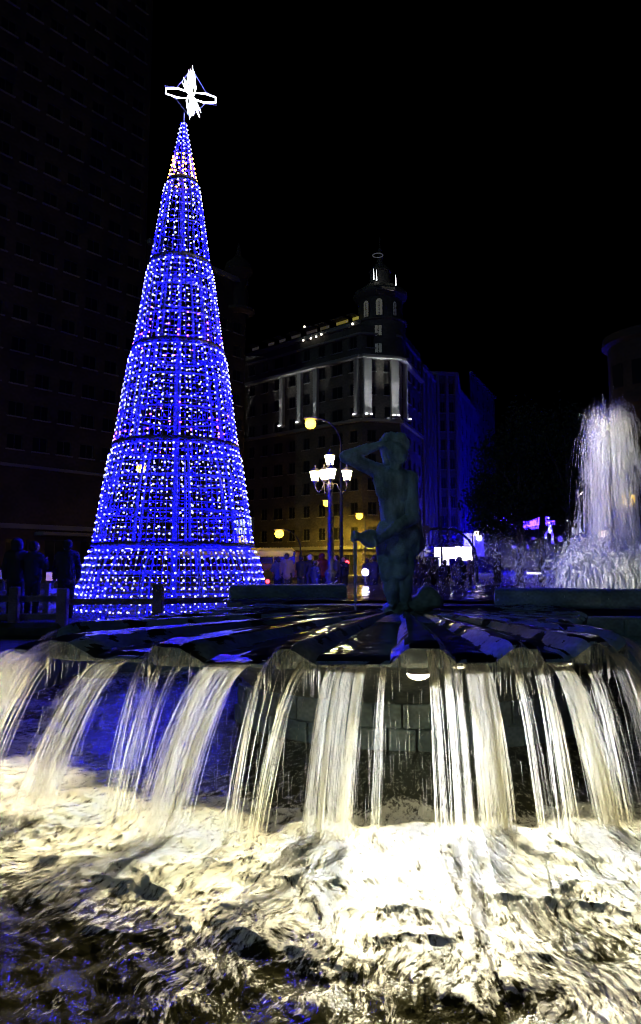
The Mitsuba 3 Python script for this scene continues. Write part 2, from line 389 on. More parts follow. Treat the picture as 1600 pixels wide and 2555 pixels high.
# ribbed shell corbels under the blocks and the round core
thc = np.arange(-56, 26.1, .4)
prof = [(2.62, -.04), (2.68, .02), (2.78, .1), (2.98, .22), (3.2, .36), (3.5, .5), (3.72, .61), (3.76, .69)]
rib = .035 * np.abs(np.sin(np.radians(thc * 36 / 2)))
P = np.stack([polar(thc, rr + rib * (1.2 if 0 < k < 7 else .2), zz + 0 * thc) for k, (rr, zz) in enumerate(prof)])
part('ribbed_corbel', MB().grid(P), 'carved_stone', fountain, smooth=40, label='dark ribbed shell shaped corbel')
part('core', MB().lathe([(2.5, -1.2), (2.5, -.06), (2.4, .9), (.4, .93)], 64, (CX, CY, 0)), 'carved_stone', fountain)
shared = {}
for row in range(2):
    for k in range(20):
        a0 = -70 + k * 7.4 + (3.7 if row else 0); a1 = a0 + 7.2 - rng.random() * .3
        z0, z1 = -.62 + row * .3, -.33 + row * .29
        m = MB(); tt = np.linspace(a0 + .1, a1 - .1, 4); ro = 2.66 + rng.random() * .02
        outp = polar(tt, np.full(4, ro), 0 * tt); inp = polar(tt, np.full(4, 2.45), 0 * tt)
        bb = .012
        P = []
        for rr, zz, sh in ((2.45, z0, 0), (ro - bb, z0, 0), (ro, z0 + bb, .12), (ro, z1 - bb, .12), (ro - bb, z1, 0), (2.45, z1, 0)):
            P.append(polar(np.linspace(a0 + sh, a1 - sh, 4), np.full(4, rr), np.full(4, zz)))
        P = np.stack(P); m.grid(P)
        for e in (0, -1):
            q = P[:, e]; m.add(q, [[0, 1, 2], [0, 2, 3], [0, 3, 4], [0, 4, 5]])
        part('stone_block', m, 'stone', fountain)

# ------------------------------------------------------------------ lamps under the lip
WARM = np.array([1.0, .84, .46]); WHITE = np.array([1.0, .86, .52])
def under_lamp(th, I, label, rr=4.12, zl=.665, aim=-18, cut=29, beam=5, e=14):
    k = thing('fountain_lamp', label, 'lamp', 'lamps fixed under the fountain lip')
    p = polar(np.array(th), np.array(rr), np.array(zl)); d = polar(np.array(th), np.array(rr + 1), np.array(zl)) - p
    part('housing', MB().lathe([(.0, .1), (.1, .1), (.11, .0), (.095, -.02), (.08, -.02)], 20, p), 'iron', k)
    dome = trimesh.creation.icosphere(2, 1.0); dome = dome.slice_plane([0, 0, 0], [0, 0, -1]); v = dome.vertices * [.11, .11, .065] + p + [0, 0, -.02]
    part('lens', trimesh.Trimesh(v, dome.faces, process=False), 'lens', k, smooth=True, emit=np.asarray(I) / max(I) * e, w=.2)
    o = p + [0, 0, -.085]
    spot(o, o + d * math.cos(math.radians(aim)) + [0, 0, math.sin(math.radians(aim))], I, cut, beam, 3.0)
under_lamp(-4.9, WHITE * 170, 'round white lamp glowing under the lip block in the middle of the fountain', rr=4.55, zl=.62, aim=-24, cut=36)
for tt, I, w in ((-53, 46, 'far left veil'), (-46, 66, 'second veil from the left'), (-35.5, 95, 'narrow cream stream on the left'), (-24, 125, 'bold stream leaning left'),
                 (-12.4, 130, 'broad white waterfall'), (.9, 185, 'brightest dense waterfall'), (8.6, 175, 'ragged white fall right of the brightest one'), (16.2, 130, 'sparse veil near the right edge')):
    under_lamp(tt, (WARM if tt < -8 else WHITE) * I, f'lamp fixed under the lip behind the {w}', e=3)

# ------------------------------------------------------------------ falling water
GRAV = 9.81
landings = []
def ribbons(P, N, W):
    """P (n, k, 3) centre lines, N (n, 3) side vectors, W (n, k) half widths: flat ribbons in one mesh"""
    n, k = P.shape[:2]
    L = P - N[:, None] * W[..., None]; Rr = P + N[:, None] * W[..., None]
    v = np.stack([L, Rr], 2).reshape(-1, 3)
    b = np.arange(n)[:, None] * (2 * k); i = np.arange(k - 1)[None] * 2
    a = (b + i).reshape(-1)
    return v, np.vstack([np.stack([a, a + 1, a + 3], 1), np.stack([a, a + 3, a + 2], 1)])
def _drips(): part('dripping_water', trimesh.Trimesh(*ribbons(*DRIPS), process=False), 'strand', fountain, kind='stuff')
_drips()
def fall_strands(t0, t1, n, v0=1.15, spread=.12, wid=(.0006, .0040), seg=12, z0=None, gather=.12, full=.45, seed=0, drift=0.0, inset=.03):
    q = np.random.default_rng(seed); n = int(n * 1.5)
    th = t0 + (t1 - t0) * q.random(n); mid = .5 * (t0 + t1)
    clus = meshkit.noise(np.stack([th * 2.1, 0 * th, 0 * th + seed], -1))
    th = th + (clus - .5) * min(.9, .25 * (t1 - t0))
    r0 = lip_r(th) - inset; zs = (top_z(th, np.ones(n)) - .055) if z0 is None else np.full(n, z0)
    T1 = np.sqrt(2 * (zs - ZW) / GRAV)
    v = v0 * (1 + spread * q.standard_normal(n))
    ta = np.where(q.random(n) < full, 0, q.random(n) ** .8 * .75); tb = np.minimum(1, ta + .12 + q.random(n) * .9); tb = np.where(q.random(n) < .5, 1, tb)
    u = np.linspace(0, 1, seg)[None]; tn = ta[:, None] + (tb - ta)[:, None] * u
    t = tn * T1[:, None]
    rr = r0[:, None] + v[:, None] * t
    thh = th[:, None] + (mid - th)[:, None] * gather * tn + q.standard_normal(n)[:, None] * .22 * tn + drift * tn
    zz = zs[:, None] - .5 * GRAV * t ** 2 + .004 * q.standard_normal(n)[:, None]
    wob = .006 * (meshkit.noise(np.stack([th[:, None] * 3 + 0 * t, t * 14, 0 * t + seed], -1)) - .5)
    P = polar(thh, rr + wob, zz)
    ang = np.radians(th) + q.normal(0, .6, n)
    N = np.stack([np.cos(ang), np.sin(ang), 0 * ang], 1)
    W = (wid[0] + (wid[1] - wid[0]) * q.random(n) ** 4)[:, None] * (.35 + .65 * np.sin(np.pi * np.clip(u * .96 + .02, 0, 1)) ** .5)
    return P, N, W
def clear_sheet(t0, t1, v0, seed, gather=.12, end=.75):
    th = np.linspace(t0, t1, 26); mid = .5 * (t0 + t1)
    zs = top_z(th, np.ones_like(th)) - .03
    tn = np.linspace(-.12, end, 26)[:, None]; T1 = np.sqrt(2 * (zs - ZW) / GRAV)[None]
    t = np.clip(tn, 0, 9) * T1
    r = lip_r(th)[None] - .02 + v0 * t + np.minimum(tn, 0) * 1.2
    w = .03 * (meshkit.fbm(np.stack([th[None] * 1.6 + 0 * t, t * 5, 0 * t + seed], -1), 3) - .5)
    z = zs[None] - .5 * GRAV * t ** 2 + .006
    return MB().grid(polar(th[None] + (mid - th)[None] * gather * np.clip(tn, 0, 1), r + w, z))
STREAMS = [  # theta from, to, strands, speed, drift, gather, label
    (-56.5, -50, 240, 1.4, -4, .1, 'broad cream waterfall at the far left edge of the fountain'),
    (-49.5, -44.5, 240, 1.4, -4, .1, 'wide veil of water second from the left edge'),
    (-44, -38.6, 170, 1.3, -3.5, .1, 'blue tinted veil over the left lip block'),
    (-36.6, -33.2, 210, 1.35, -3.2, .25, 'narrow bright cream stream falling left of the small block'),
    (-30.5, -30.0, 16, 1.0, -.5, .1, 'thread of water left under the flat lip block before the blue reflection'),
    (-28.4, -27.8, 22, 1.05, -1.2, .1, 'left of two thin trickles before the blue reflection'),
    (-27.0, -26.5, 18, 1.05, -2.2, .1, 'right of two thin trickles before the blue reflection'),
    (-25.0, -21.0, 280, 1.35, -2.8, .3, 'bold cream stream leaning left between two lip blocks'),
    (-19.6, -19.0, 30, .95, -1.4, .1, 'straight thin edge of the hollow fall left of centre'),
    (-19, -15.6, 10, 1.0, -2, .3, 'hollow clear fall with blue showing through'),
    (-15.8, -15.2, 34, .95, -3.2, .1, 'slanting edge strand of the hollow fall'),
    (-14.0, -9.9, 330, 1.12, -1.0, .1, 'broad white waterfall left of the round lamp'),
    (-8.8, -8.2, 26, .95, -.6, .1, 'narrow strand along the right side of the broad white waterfall'),
    (-4.4, -3.7, 40, .95, .5, .1, 'bright strand falling right of the round lamp'),
    (-3.0, -1.2, 70, .95, .3, .1, 'ragged curtain of white threads right of the round lamp'),
    (-.3, 2.2, 330, 1.05, .6, .1, 'brightest dense white waterfall right of centre'),
    (3.7, 4.3, 30, 1.0, 1.2, .1, 'thin slanting strand over the block right of the brightest waterfall'),
    (5.6, 7.2, 64, 1.05, .6, .3, 'ragged white fall between two bright streams on the right'),
    (9.2, 11.4, 260, 1.25, 1.2, .15, 'dense cream stream leaning right'),
    (12.8, 13.7, 40, 1.1, .3, .3, 'thin bright strand right of the cream stream'),
    (14.8, 18.2, 44, 1.2, 1, .1, 'sparse veil of droplets near the right edge'),
    (19.6, 22.4, 160, 1.25, 1.5, .1, 'cream waterfall at the right edge of the picture'),
    (23, 27, 160, 1.25, 4, .1, 'outermost right waterfall past the picture edge'),
]
for i, (a, c, n, v0, dft, g, lab) in enumerate(STREAMS):
    k = thing('waterfall', lab, 'waterfall', 'waterfalls round the basin lip')
    P, N, W = fall_strands(a, c, n, v0, seed=i + 1, gather=g, drift=dft)
    part('water_strands', trimesh.Trimesh(*ribbons(P, N, W), process=False), 'strand', k, kind='stuff')
    if a in (-19, -25.0, -36.6): part('clear_sheet', clear_sheet(a + (.3 if a < -20 else 0), c - (.3 if a < -20 else 0), v0 - .12, i, g, .35 if a < -20 else .75), 'clear_water', k, smooth=True)
    landings.append((.5 * (a + c) + dft, lip_r(np.array(.5 * (a + c))) + v0 * .5, n, (c - a)))
# scattered falling drops and splash streaks
q = np.random.default_rng(3)
n = 560; th = q.uniform(-45, 26, n); t = q.random(n) ** .7 * .9
T1 = .5; Ld = q.uniform(.02, .1, n) ** 1.0
tt = np.stack([t, t + Ld * 1.4], 1) * T1
rr = lip_r(th)[:, None] + q.uniform(.2, 1.1, n)[:, None] * tt
P = polar(th[:, None] + 0 * tt, rr, .78 - .5 * GRAV * tt ** 2)
ang = np.radians(th)
v1, f1 = ribbons(P, np.stack([np.cos(ang), np.sin(ang), 0 * ang], 1), np.full((n, 2), .0008))
n = 420; c = polar(q.uniform(-30, 26, n), q.uniform(3.2, 5.6, n), q.uniform(ZW + .02, ZW + .4, n))
d = q.standard_normal((n, 3)); d[:, 2] = np.abs(d[:, 2]) * .6 - .2; d /= np.linalg.norm(d, axis=1, keepdims=True)
P = np.stack([c, c + d * q.uniform(.03, .09, n)[:, None]], 1)
v2, f2 = ribbons(P, np.cross(d, [[0, 1, 0]]), np.full((n, 2), .0013))
solo('falling_droplets', trimesh.Trimesh(np.vstack([v1, v2]), np.vstack([f1, f2 + len(v1)]), process=False), 'strand', 'loose drops and splashes scattered between the waterfalls', 'droplets', kind='stuff')
labels['falling_droplets']['kind'] = 'stuff'

# ------------------------------------------------------------------ pond water surface
xs = np.concatenate([np.arange(-5.3, -3.6, .05), np.arange(-3.6, 4.4, .0155), np.arange(4.4, 10.2, .08)])
ys = [2.2]
while ys[-1] < 16.2: ys.append(ys[-1] + (.05 if ys[-1] < 3.4 else .013 + .0035 * max(0, ys[-1] - 4.2) ** 1.25))
ys = np.array(ys)
Xg, Yg = np.meshgrid(xs, ys, indexing='ij')
rho, tha = np.hypot(Xg - CX, Yg - CY), np.degrees(np.arctan2(Xg - CX, CY - Yg))
dens = np.zeros_like(Xg); mound = np.zeros_like(Xg)
for (t0, r0, n, w) in landings:
    lx, ly = polar(np.array(t0), np.array(r0), np.array(0.))[:2]
    rad = .16 + .0045 * w * r0 * 2
    d2 = ((Xg - lx) ** 2 + (Yg - ly) ** 2)
    amp = min(1.0, n / 250)
    dens += 1.1 * amp * np.exp(-d2 / (rad * 1.9) ** 2)
    dens += .62 * amp * np.exp(-d2 / 1.0 ** 2)
    mound += amp * np.exp(-d2 / (rad * 1.25) ** 2)
big = meshkit.fbm(np.stack([Xg * 1.3, Yg * 1.3, 0 * Xg], -1), 3, 11); med = meshkit.fbm(np.stack([tha * .25 + big * 1.2, rho * 2.6, 0 * Xg], -1), 3, 12)
sma = meshkit.fbm(np.stack([tha * 1.1 + med * .8, rho * 7, 0 * Xg + 3], -1), 4, 13); fine = meshkit.noise(np.stack([tha * 5 + sma * 1.2, rho * 22, 0 * Xg + 5], -1), 14)
calm = 1 / (1 + np.exp(-(rho + (big - .5) * 1.6 + (med - .5) * .7 - 4.95) / .16))
front = 1 / (1 + np.exp(-(rho - 5.3) / .22))               # outside the ring of falls
dens = np.minimum(dens, 1.15) * (.04 + .96 * calm)
leftdark = np.clip((-Xg - 1.0 + (Yg - 4.6) * .9) * -1, -9, 9)
dark = 1 / (1 + np.exp(-((-Xg - .6) * .75 + (4.75 - Yg)) / .28))      # the quieter corner near the camera on the left
boil = meshkit.fbm(np.stack([Xg * 2.9 + med, Yg * 2.9 + big, 0 * Xg + 8], -1), 2, 51); boil = np.clip(1 - np.abs(2 * boil - 1) * 2.0, 0, 1) ** 1.3
dens = dens + .5 * front + .12 * boil * front + (big - .5) * 1.35 * front + (med - .5) * .95 * front - .55 * dark * front
dens = np.clip(dens, -.4, 1.3); dens = np.where(dens > .6, .6 + (dens - .6) * .36, dens)
mound = .05 * (1 - np.exp(-mound)) + (.034 + .02 * (big - .5)) * boil * front * np.exp(-((rho - 6.3) / 1.0) ** 2)
zz = ZW + mound * (.6 + .8 * sma) + calm * ((big - .5) * .17 + (med - .5) * .075 + (sma - .5) * .022 + (fine - .5) * .004) + (1 - calm) * ((med - .5) * .02 + (sma - .5) * .012)
P = np.stack([Xg, Yg, zz], -1)
gm = MB().grid(P, True).mesh()
struct('pond_water', gm, 'pond', smooth=True, uv=np.stack([dens.reshape(-1), 0 * dens.reshape(-1)], 1))

# ------------------------------------------------------------------ upper basin behind: rims, blocks, water
upper = thing('upper_basin', 'raised stone basin behind the statue with thick rounded rims left and right', 'basin')
def rim(pts, w, h, z0, name='rim', groove=None):
    """rounded stone beam along pts (x, y), cross-section w deep, h tall, from z0"""
    pts = np.asarray(pts, float); seg = np.concatenate([[0], np.cumsum(np.linalg.norm(np.diff(pts, axis=0), axis=1))])
    u = np.linspace(0, seg[-1], max(3, int(seg[-1] / .03))); p = np.stack([np.interp(u, seg, pts[:, k]) for k in (0, 1)], 1)
    t = np.gradient(p, axis=0); t /= np.linalg.norm(t, axis=1, keepdims=True); nn = np.stack([t[:, 1], -t[:, 0]], 1)
    ang = np.linspace(0, 2 * math.pi, 25)
    e = .35
    cx = np.sign(np.cos(ang)) * np.abs(np.cos(ang)) ** e * w / 2; cz = np.sign(np.sin(ang)) * np.abs(np.sin(ang)) ** .6 * h / 2
    end = np.minimum(1, np.sqrt(np.clip(np.minimum(u, seg[-1] - u) / .09, 0, 1)) + .55)
    gr = np.zeros_like(u) if groove is None else groove(u)
    sc = end - gr
    P = np.stack([np.concatenate([p + nn * (x * sc)[:, None], (z0 + h / 2 + z * sc)[:, None]], 1) for x, z in zip(cx, cz)])
    mb = MB().grid(P)
    for k in (0, -1):
        ring = P[:, k]; c = ring.mean(0); mb.add(np.vstack([ring, c]), [[i, i + 1, len(ring)] for i in range(len(ring) - 1)])
    return mb
LR = [at(572, 1490, 14.4)[:2], at(700, 1490, 14.5)[:2], at(858, 1490, 14.9)[:2]]
part('rim', rim(LR, .55, .36, .86), 'stone', upper, smooth=50, label='left rounded rim with a lit top edge')
RR = [at(1236, 1490, 13.0)[:2], at(1400, 1490, 12.6)[:2], at(1500, 1490, 12.4)[:2], at(1720, 1490, 12.2)[:2]]
part('rim', rim(RR, .6, .34, .86, groove=lambda u: np.where(u > 1.85, .045 * (1 - np.abs(np.cos(u * 42))), 0) + np.where(np.abs(u - 1.8) < .035, .06, 0)), 'stone', upper, smooth=50,
     label='right rounded rim carved with upright grooves')
def block_at(px0, px1, py0, py1, Y, depth=.5, bev=.025):
    a, c = at(px0, py0, Y), at(px1, py1, Y)
    return MB().box([(a[0] + c[0]) / 2, Y + depth / 2, (a[2] + c[2]) / 2], [abs(c[0] - a[0]), depth, abs(a[2] - c[2])], bev=bev)
for x0, x1, y0, y1, Y in ((692, 768, 1514, 1545, 14.15), (772, 850, 1516, 1552, 14.4), (1240, 1302, 1521, 1556, 12.6), (1304, 1372, 1523, 1560, 12.5), (1374, 1452, 1536, 1570, 12.5), (1455, 1560, 1542, 1590, 12.3),
                          (1563, 1700, 1542, 1600, 12.2), (1400, 1500, 1572, 1640, 12.1), (1503, 1620, 1592, 1660, 11.9), (1565, 1720, 1604, 1690, 11.6)):
    part('stone_block', block_at(x0, x1, y0, y1, Y), 'stone', upper)
m = MB(); m.box((3.1, 19.0, .3), (10.0, 8.2, 1.3)); part('core', m, 'carved_stone', upper)
n1, n2 = 120, 90
gx, gy = np.meshgrid(np.linspace(-1.8, 8.0, n1), np.linspace(13.2, 23.0, n2), indexing='ij')
hz = .965 + .05 * (meshkit.fbm(np.stack([gx * 2.2, gy * 2.2, 0 * gx], -1), 3, 4) - .5)
part('water', MB().grid(np.stack([gx, gy, hz], -1), True), 'water_film', upper, smooth=True)

# ------------------------------------------------------------------ statue
def J(cx, cy, dy=0.0):                                         # a joint from the enlarged view of the statue, dy metres behind its plane
    return at(830 + cx / 5.03, 1060 + cy / 5.03, 10.5 + dy)
statue = thing('statue', 'dark green bronze figure with one arm bent to its head pouring water from a jug', 'statue')
head, neck = J(800, 345, -.03), J(790, 520, .02)
shL, shR, chest, waist, hips = J(590, 590), J(965, 690, -.02), J(765, 720), J(775, 1130, .02), J(800, 1420, .02)
elbL, hanL = J(165, 400, -.12), J(680, 240, -.08)
elbR, hanR = J(1005, 1160, -.2), J(560, 1460, -.42)
cones = [(head, J(820, 380, -.08), .175, .15), (J(830, 430, -.13), J(842, 470, -.12), .08, .06), (neck, J(785, 600, .03), .095, .12), (head, neck, .1, .095),
         (shL, chest, .13, .23), (shR, chest, .14, .22), (chest, waist, .25, .205), (J(650, 850, -.1), J(655, 870, -.1), .12, .1), (J(865, 850, -.1), J(865, 870, -.1), .12, .1),
         (waist, hips, .19, .22), (J(720, 1420), J(740, 1900, -.04), .14, .1), (J(890, 1420), J(905, 1930, .02), .14, .1),
         (J(735, 1900, -.04), J(735, 2060, -.02), .125, .115), (J(735, 2060, -.02), J(765, 2240, .02), .118, .075), (J(905, 1930, .0), J(900, 2080, .04), .125, .115), (J(900, 2080, .04), J(915, 2270, .1), .118, .078),
         (J(770, 2235, .02), J(735, 2275, -.15), .055, .04), (J(915, 2270, .1), J(930, 2300, -.08), .055, .04),
         (shL, elbL, .12, .09), (elbL, J(420, 310, -.1), .09, .085), (J(420, 310, -.1), J(600, 250, -.08), .08, .055), (J(600, 250, -.08), hanL, .05, .045),
         (shR, elbR, .125, .1), (elbR, J(800, 1290, -.36), .1, .088), (J(800, 1290, -.36), J(610, 1425, -.42), .085, .058), (J(610, 1425, -.42), hanR, .058, .05),
         (J(885, 400, -.2), J(905, 447, -.235), .02, .028), (J(935, 372, -.13), J(800, 375, -.2), .026, .03), (J(900, 470, -.19), J(845, 482, -.2), .018, .018),
          (J(830, 430, -.19), J(815, 450, -.18), .03, .03), (J(560, 700, -.06), J(640, 900, -.14), .07, .08), (J(940, 720, -.05), J(880, 890, -.15), .07, .085), (J(765, 960, -.13), J(765, 1180, -.13), .05, .07),
          (J(690, 1000, -.12), J(700, 1190, -.1), .06, .06), (J(845, 1000, -.12), J(840, 1190, -.1), .06, .06), (J(330, 440, -.12), J(470, 545, -.06), .075, .085)]
for k in range(4):                                             # fingers on the crown of the head, and round the jug
    cones += [(hanL, J(720 + 8 * k, 215 + 26 * k, -.11), .026, .02), (J(720 + 8 * k, 215 + 26 * k, -.11), J(770 + 4 * k, 225 + 28 * k, -.15), .02, .016)]
    cones += [(hanR, J(520 + 10 * k, 1415 + 30 * k, -.5), .026, .022), (J(520 + 10 * k, 1415 + 30 * k, -.5), J(480 + 10 * k, 1420 + 30 * k, -.48), .021, .017)]
cones += [(hanL, J(690, 290, -.14), .026, .02), (hanR, J(590, 1400, -.5), .026, .02)]
part('body', hull_of(cones, .015, .02, disp=lambda p: .012 * (meshkit.fbm(p * 9, 3, 2) - .5)), 'bronze', statue, smooth=True)
hc = [(J(690, 250, .04), J(850, 210, -.02), .12, .13), (J(850, 210, -.02), J(930, 270, -.05), .12, .06), (J(690, 280, .06), J(690, 480, .06), .12, .07), (J(760, 190, 0), J(700, 200, .05), .12, .12)]
part('hair', hull_of(hc, .02, .04, disp=lambda p: .05 * (meshkit.fbm(p * 22, 3, 5) - .5)), 'bronze', statue, smooth=True)
part('beard', hull_of([(J(800, 480, -.1), J(770, 590, -.12), .075, .05), (J(850, 470, -.13), J(810, 560, -.16), .06, .035)], .018, .04, disp=lambda p: .04 * (meshkit.fbm(p * 26, 3, 6) - .5)), 'bronze', statue, smooth=True)
sk = [(J(700, 1350, 0), J(930, 1350, 0), .19, .19), (J(690, 1450, -.02), J(700, 1880, -.05), .17, .13), (J(830, 1450, -.06), J(850, 1860, -.1), .18, .1), (J(960, 1450, 0), J(960, 1900, -.04), .17, .05), (J(1010, 1420, .02), J(1020, 1560, .02), .12, .09)]
part('fur_skirt', hull_of(sk, .022, .06, disp=lambda p: .07 * (meshkit.fbm(p * [16, 16, 7], 4, 8) - .5)), 'bronze_pale', statue, smooth=True, label='shaggy fur skirt with a ragged hem')
part('cloak', hull_of([(J(1030, 1200, .1), J(1060, 1500, .12), .1, .12), (J(1060, 1500, .12), J(1030, 1620, .12), .11, .05)], .025, .06), 'bronze', statue, smooth=True, label='dark cloak bulging behind the hip')
jug = thing('jug', 'round bronze jug held sideways by the statue with water running out', 'jug')
j0, j1 = J(262, 1395, -.44), J(560, 1440, -.34)
ax = (j1 - j0) / np.linalg.norm(j1 - j0); L = np.linalg.norm(j1 - j0)
mb = MB().lathe([(.0, 0.02), (.05, .0), (.075, -.01), (.085, .015), (.06, .06), (.055, .1), (.09, .15), (.128, .22), (.13, .28), (.1, .34), (.05, .375), (0, .38)], 28)
zq = ax; xq = np.cross([0, 1, 0], zq); xq /= np.linalg.norm(xq); yq = np.cross(zq, xq)
mm = mb.mesh(); mm.vertices = mm.vertices @ np.stack([xq, yq, zq]) * 1.0 + j0
part('vessel', mm, 'bronze', jug, smooth=50)
p0 = J(285, 1470, -.46); zl = .99
q = np.random.default_rng(12); n = 60; u = np.linspace(0, 1, 16)[None]
zz = p0[2] + (zl - p0[2]) * u + 0 * q.random((n, 1)); wv = .02 * (1 - .55 * u)
off = q.standard_normal((n, 1)) * wv * .5
P = np.stack([p0[0] + off + .004 * np.sin(zz * 40 + q.random((n, 1)) * 6), p0[1] + q.standard_normal((n, 1)) * wv * .5 - .02 * u, zz], -1)
solo('jug_water', trimesh.Trimesh(*ribbons(P, np.tile([[1., 0, 0]], (n, 1)), np.full((n, 16), .004)), process=False), 'spray', 'thin stream of water falling from the jug of the statue', 'water stream')
rocks = [(J(1180, 2120, .1), J(1290, 2200, .05), .13, .12), (J(860, 2330, .1), J(980, 2330, .1), .14, .12), (J(740, 2330, .1), J(760, 2340, 0), .13, .12), (J(1100, 2260, .2), J(1000, 2290, .2), .16, .16)]
solo('rock_mound', hull_of(rocks, .03, .08, disp=lambda p: .09 * (meshkit.fbm(p * 6, 4, 9) - .5)), 'stone', 'low dark rock under the feet of the statue', 'rock', smooth=40)

# ------------------------------------------------------------------ jets of the upper basin
def jet_ribbons(P, W):
    d = P[:, -1] - P[:, 0]; nside = np.random.default_rng(5).standard_normal((len(P), 3)); nside = np.cross(d, nside); nside /= np.linalg.norm(nside, axis=1, keepdims=True) + 1e-9
    return trimesh.Trimesh(*ribbons(P, nside, W), process=False)
def arcs(n, c, v0z, vr, seed, ta=(0, 1), dur=(.06, .16), r0=.05, seg=5, jit=.05, zend=.97, az=(0, 360)):
    q = np.random.default_rng(seed); a = np.radians(q.uniform(*az, n)); a = a + .45 * np.sin(a * 7 + seed) * (seed == 2); vz = v0z * (1 + jit * q.standard_normal(n)); vh = vr * np.abs(q.normal(.6, .35, n))
    Tt = (vz + np.sqrt(np.maximum(vz ** 2 + 2 * GRAV * (c[2] - zend), 0))) / GRAV
    s0 = ta[0] + (ta[1] - ta[0]) * q.random(n); t = s0[:, None] * Tt[:, None] + q.uniform(*dur, n)[:, None] * np.linspace(0, 1, seg)[None]; t = np.minimum(t, Tt[:, None])
    rr = r0 * np.sqrt(q.random(n))[:, None] + vh[:, None] * t * (1 + .6 * (t > 0))
    sw = 6.0 * q.standard_normal((n, 1)) * 0
    return np.stack([c[0] + rr * np.cos(a)[:, None], c[1] + rr * np.sin(a)[:, None], c[2] + vz[:, None] * t - .5 * GRAV * t ** 2], -1), q
JC = at(1536, 1400, 17.5); JC[2] = .97
tall = thing('tall_fountain_jet', 'tall column of water rising and falling back on the right', 'fountain jet')
ztop = at(1540, 1030, 17.5)[2]; vz = math.sqrt(2 * GRAV * (ztop - JC[2]))
P, q = arcs(2600, JC, vz * .97, .06, 1, (0, .42), (.03, .09), r0=.09, jit=.015)
part('rising_column', jet_ribbons(P, np.full((len(P), 5), .012) * q.uniform(.4, 1, (len(P), 1))), 'spray', tall, kind='stuff')
P, q = arcs(8000, JC, vz * .985, .22, 2, (.36, 1), (.05, .18), r0=.2, jit=.022)
part('falling_veil', jet_ribbons(P, np.full((len(P), 5), .0055) * q.uniform(.3, 1, (len(P), 1))), 'spray', tall, kind='stuff')
JET_AT = ('leftmost, pointed and standing apart', 'second from the left, before the dome spray', 'third from the left', 'fourth, just left of the tall column', 'fifth, at the foot of the tall column', 'sixth, right of the tall column', 'behind, right of the tall column', 'last, cut by the right picture edge')
for i, (px, py, dy, w) in enumerate(((1452, 1352, .3, .16), (1437, 1385, 0, .2), (1478, 1392, -.3, .24), (1515, 1398, -.5, .26), (1552, 1392, -.4, .25), (1583, 1382, -.2, .25), (1577, 1378, .5, .2), (1612, 1395, 0, .25))):
    c = at(px, 1480, 16.6 + dy); c[2] = .97; zt = at(px, py, 16.6 + dy)[2]
    k = thing('low_fountain_jet', f'foaming low jet of the crown, {JET_AT[i]}', 'fountain jet', 'low jets round the tall column')
    P, q = arcs(700, c, math.sqrt(2 * GRAV * max(.1, zt - .97)), .22, 20 + i, (0, .98), (.03, .08), r0=w * .55, jit=.1)
    part('spray', jet_ribbons(P, np.full((len(P), 5), .022) * q.uniform(.4, 1, (len(P), 1))), 'spray', k, kind='stuff')
DC = at(1340, 1480, 15.6); DC[2] = .97
dome = thing('dome_spray', 'sparkling dome of thin water arcs left of the tall jet', 'fountain jet')
zt = at(1340, 1352, 15.6)[2]
P, q = arcs(9000, DC, math.sqrt(2 * GRAV * (zt - .97)), 2.3, 40, (.02, .98), (.002, .012), r0=.3, jit=.07)
part('spray', jet_ribbons(P, np.full((len(P), 5), .0062) * q.uniform(.3, 1.6, (len(P), 1))), 'spray', dome, kind='stuff')
P, q = arcs(900, DC, math.sqrt(2 * GRAV * (zt - .97)), 2.3, 43, (.1, .98), (.002, .008), r0=.3, jit=.1, seg=2)
part('bright_drops', jet_ribbons(P, np.full((len(P), 2), .007) * q.uniform(.6, 1.6, (len(P), 1))), 'spray', dome, kind='stuff')
P, q = arcs(350, DC + [.85, -.4, 0], math.sqrt(2 * GRAV * .75), .5, 41, (.3, .98), (.05, .12), r0=.35, jit=.1)
part('spray', jet_ribbons(P, np.full((len(P), 5), .016)), 'spray', dome, kind='stuff')
def basin_lamp(pos, I, label, up=5.0, cut=50, toward=(0, 0)):
    k = thing('basin_floodlight', label, 'lamp', 'floodlights at the water of the upper basin')
    part('housing', MB().lathe([(0, -.08), (.07, -.08), (.08, .0), (.07, .03)], 14, pos), 'iron', k)
    part('lens', MB().lathe([(.068, .02), (.04, .04), (0, .045)], 14, pos), 'lens', k, emit=np.array(I) / max(I) * 10, w=.1)
    spot(np.asarray(pos) + [0, 0, .09], np.asarray(pos) + [toward[0], toward[1], up], I, cut, 30, 1.0)
YEL = np.array([1, .84, .45])
basin_lamp(JC + [-.5, .55, .02], YEL * 55, 'yellow floodlight behind the foot of the tall jet')
basin_lamp(JC + [.6, .5, .02], YEL * 55, 'yellow floodlight right of the foot of the tall jet')
basin_lamp(JC + [-.1, -.55, .02], np.array([1, .6, .42]) * 80, 'pale floodlight before the foot of the tall jet')
basin_lamp(DC + [.5, 1.2, .02], np.array([1, .9, .85]) * 500, 'weak floodlight behind the dome of thin arcs', up=2, toward=(0, -1.2), cut=70)
basin_lamp(at(1480, 1480, 15.7) * [1, 1, 0] + [0, 0, .99], YEL * 260, 'floodlight behind the right rim below the low jets', up=1.1, toward=(.1, 1.0), cut=70)
basin_lamp(at(1580, 1480, 15.6) * [1, 1, 0] + [0, 0, .99], YEL * 260, 'floodlight behind the right rim at the picture edge', up=1.1, toward=(.1, 1.0), cut=70)

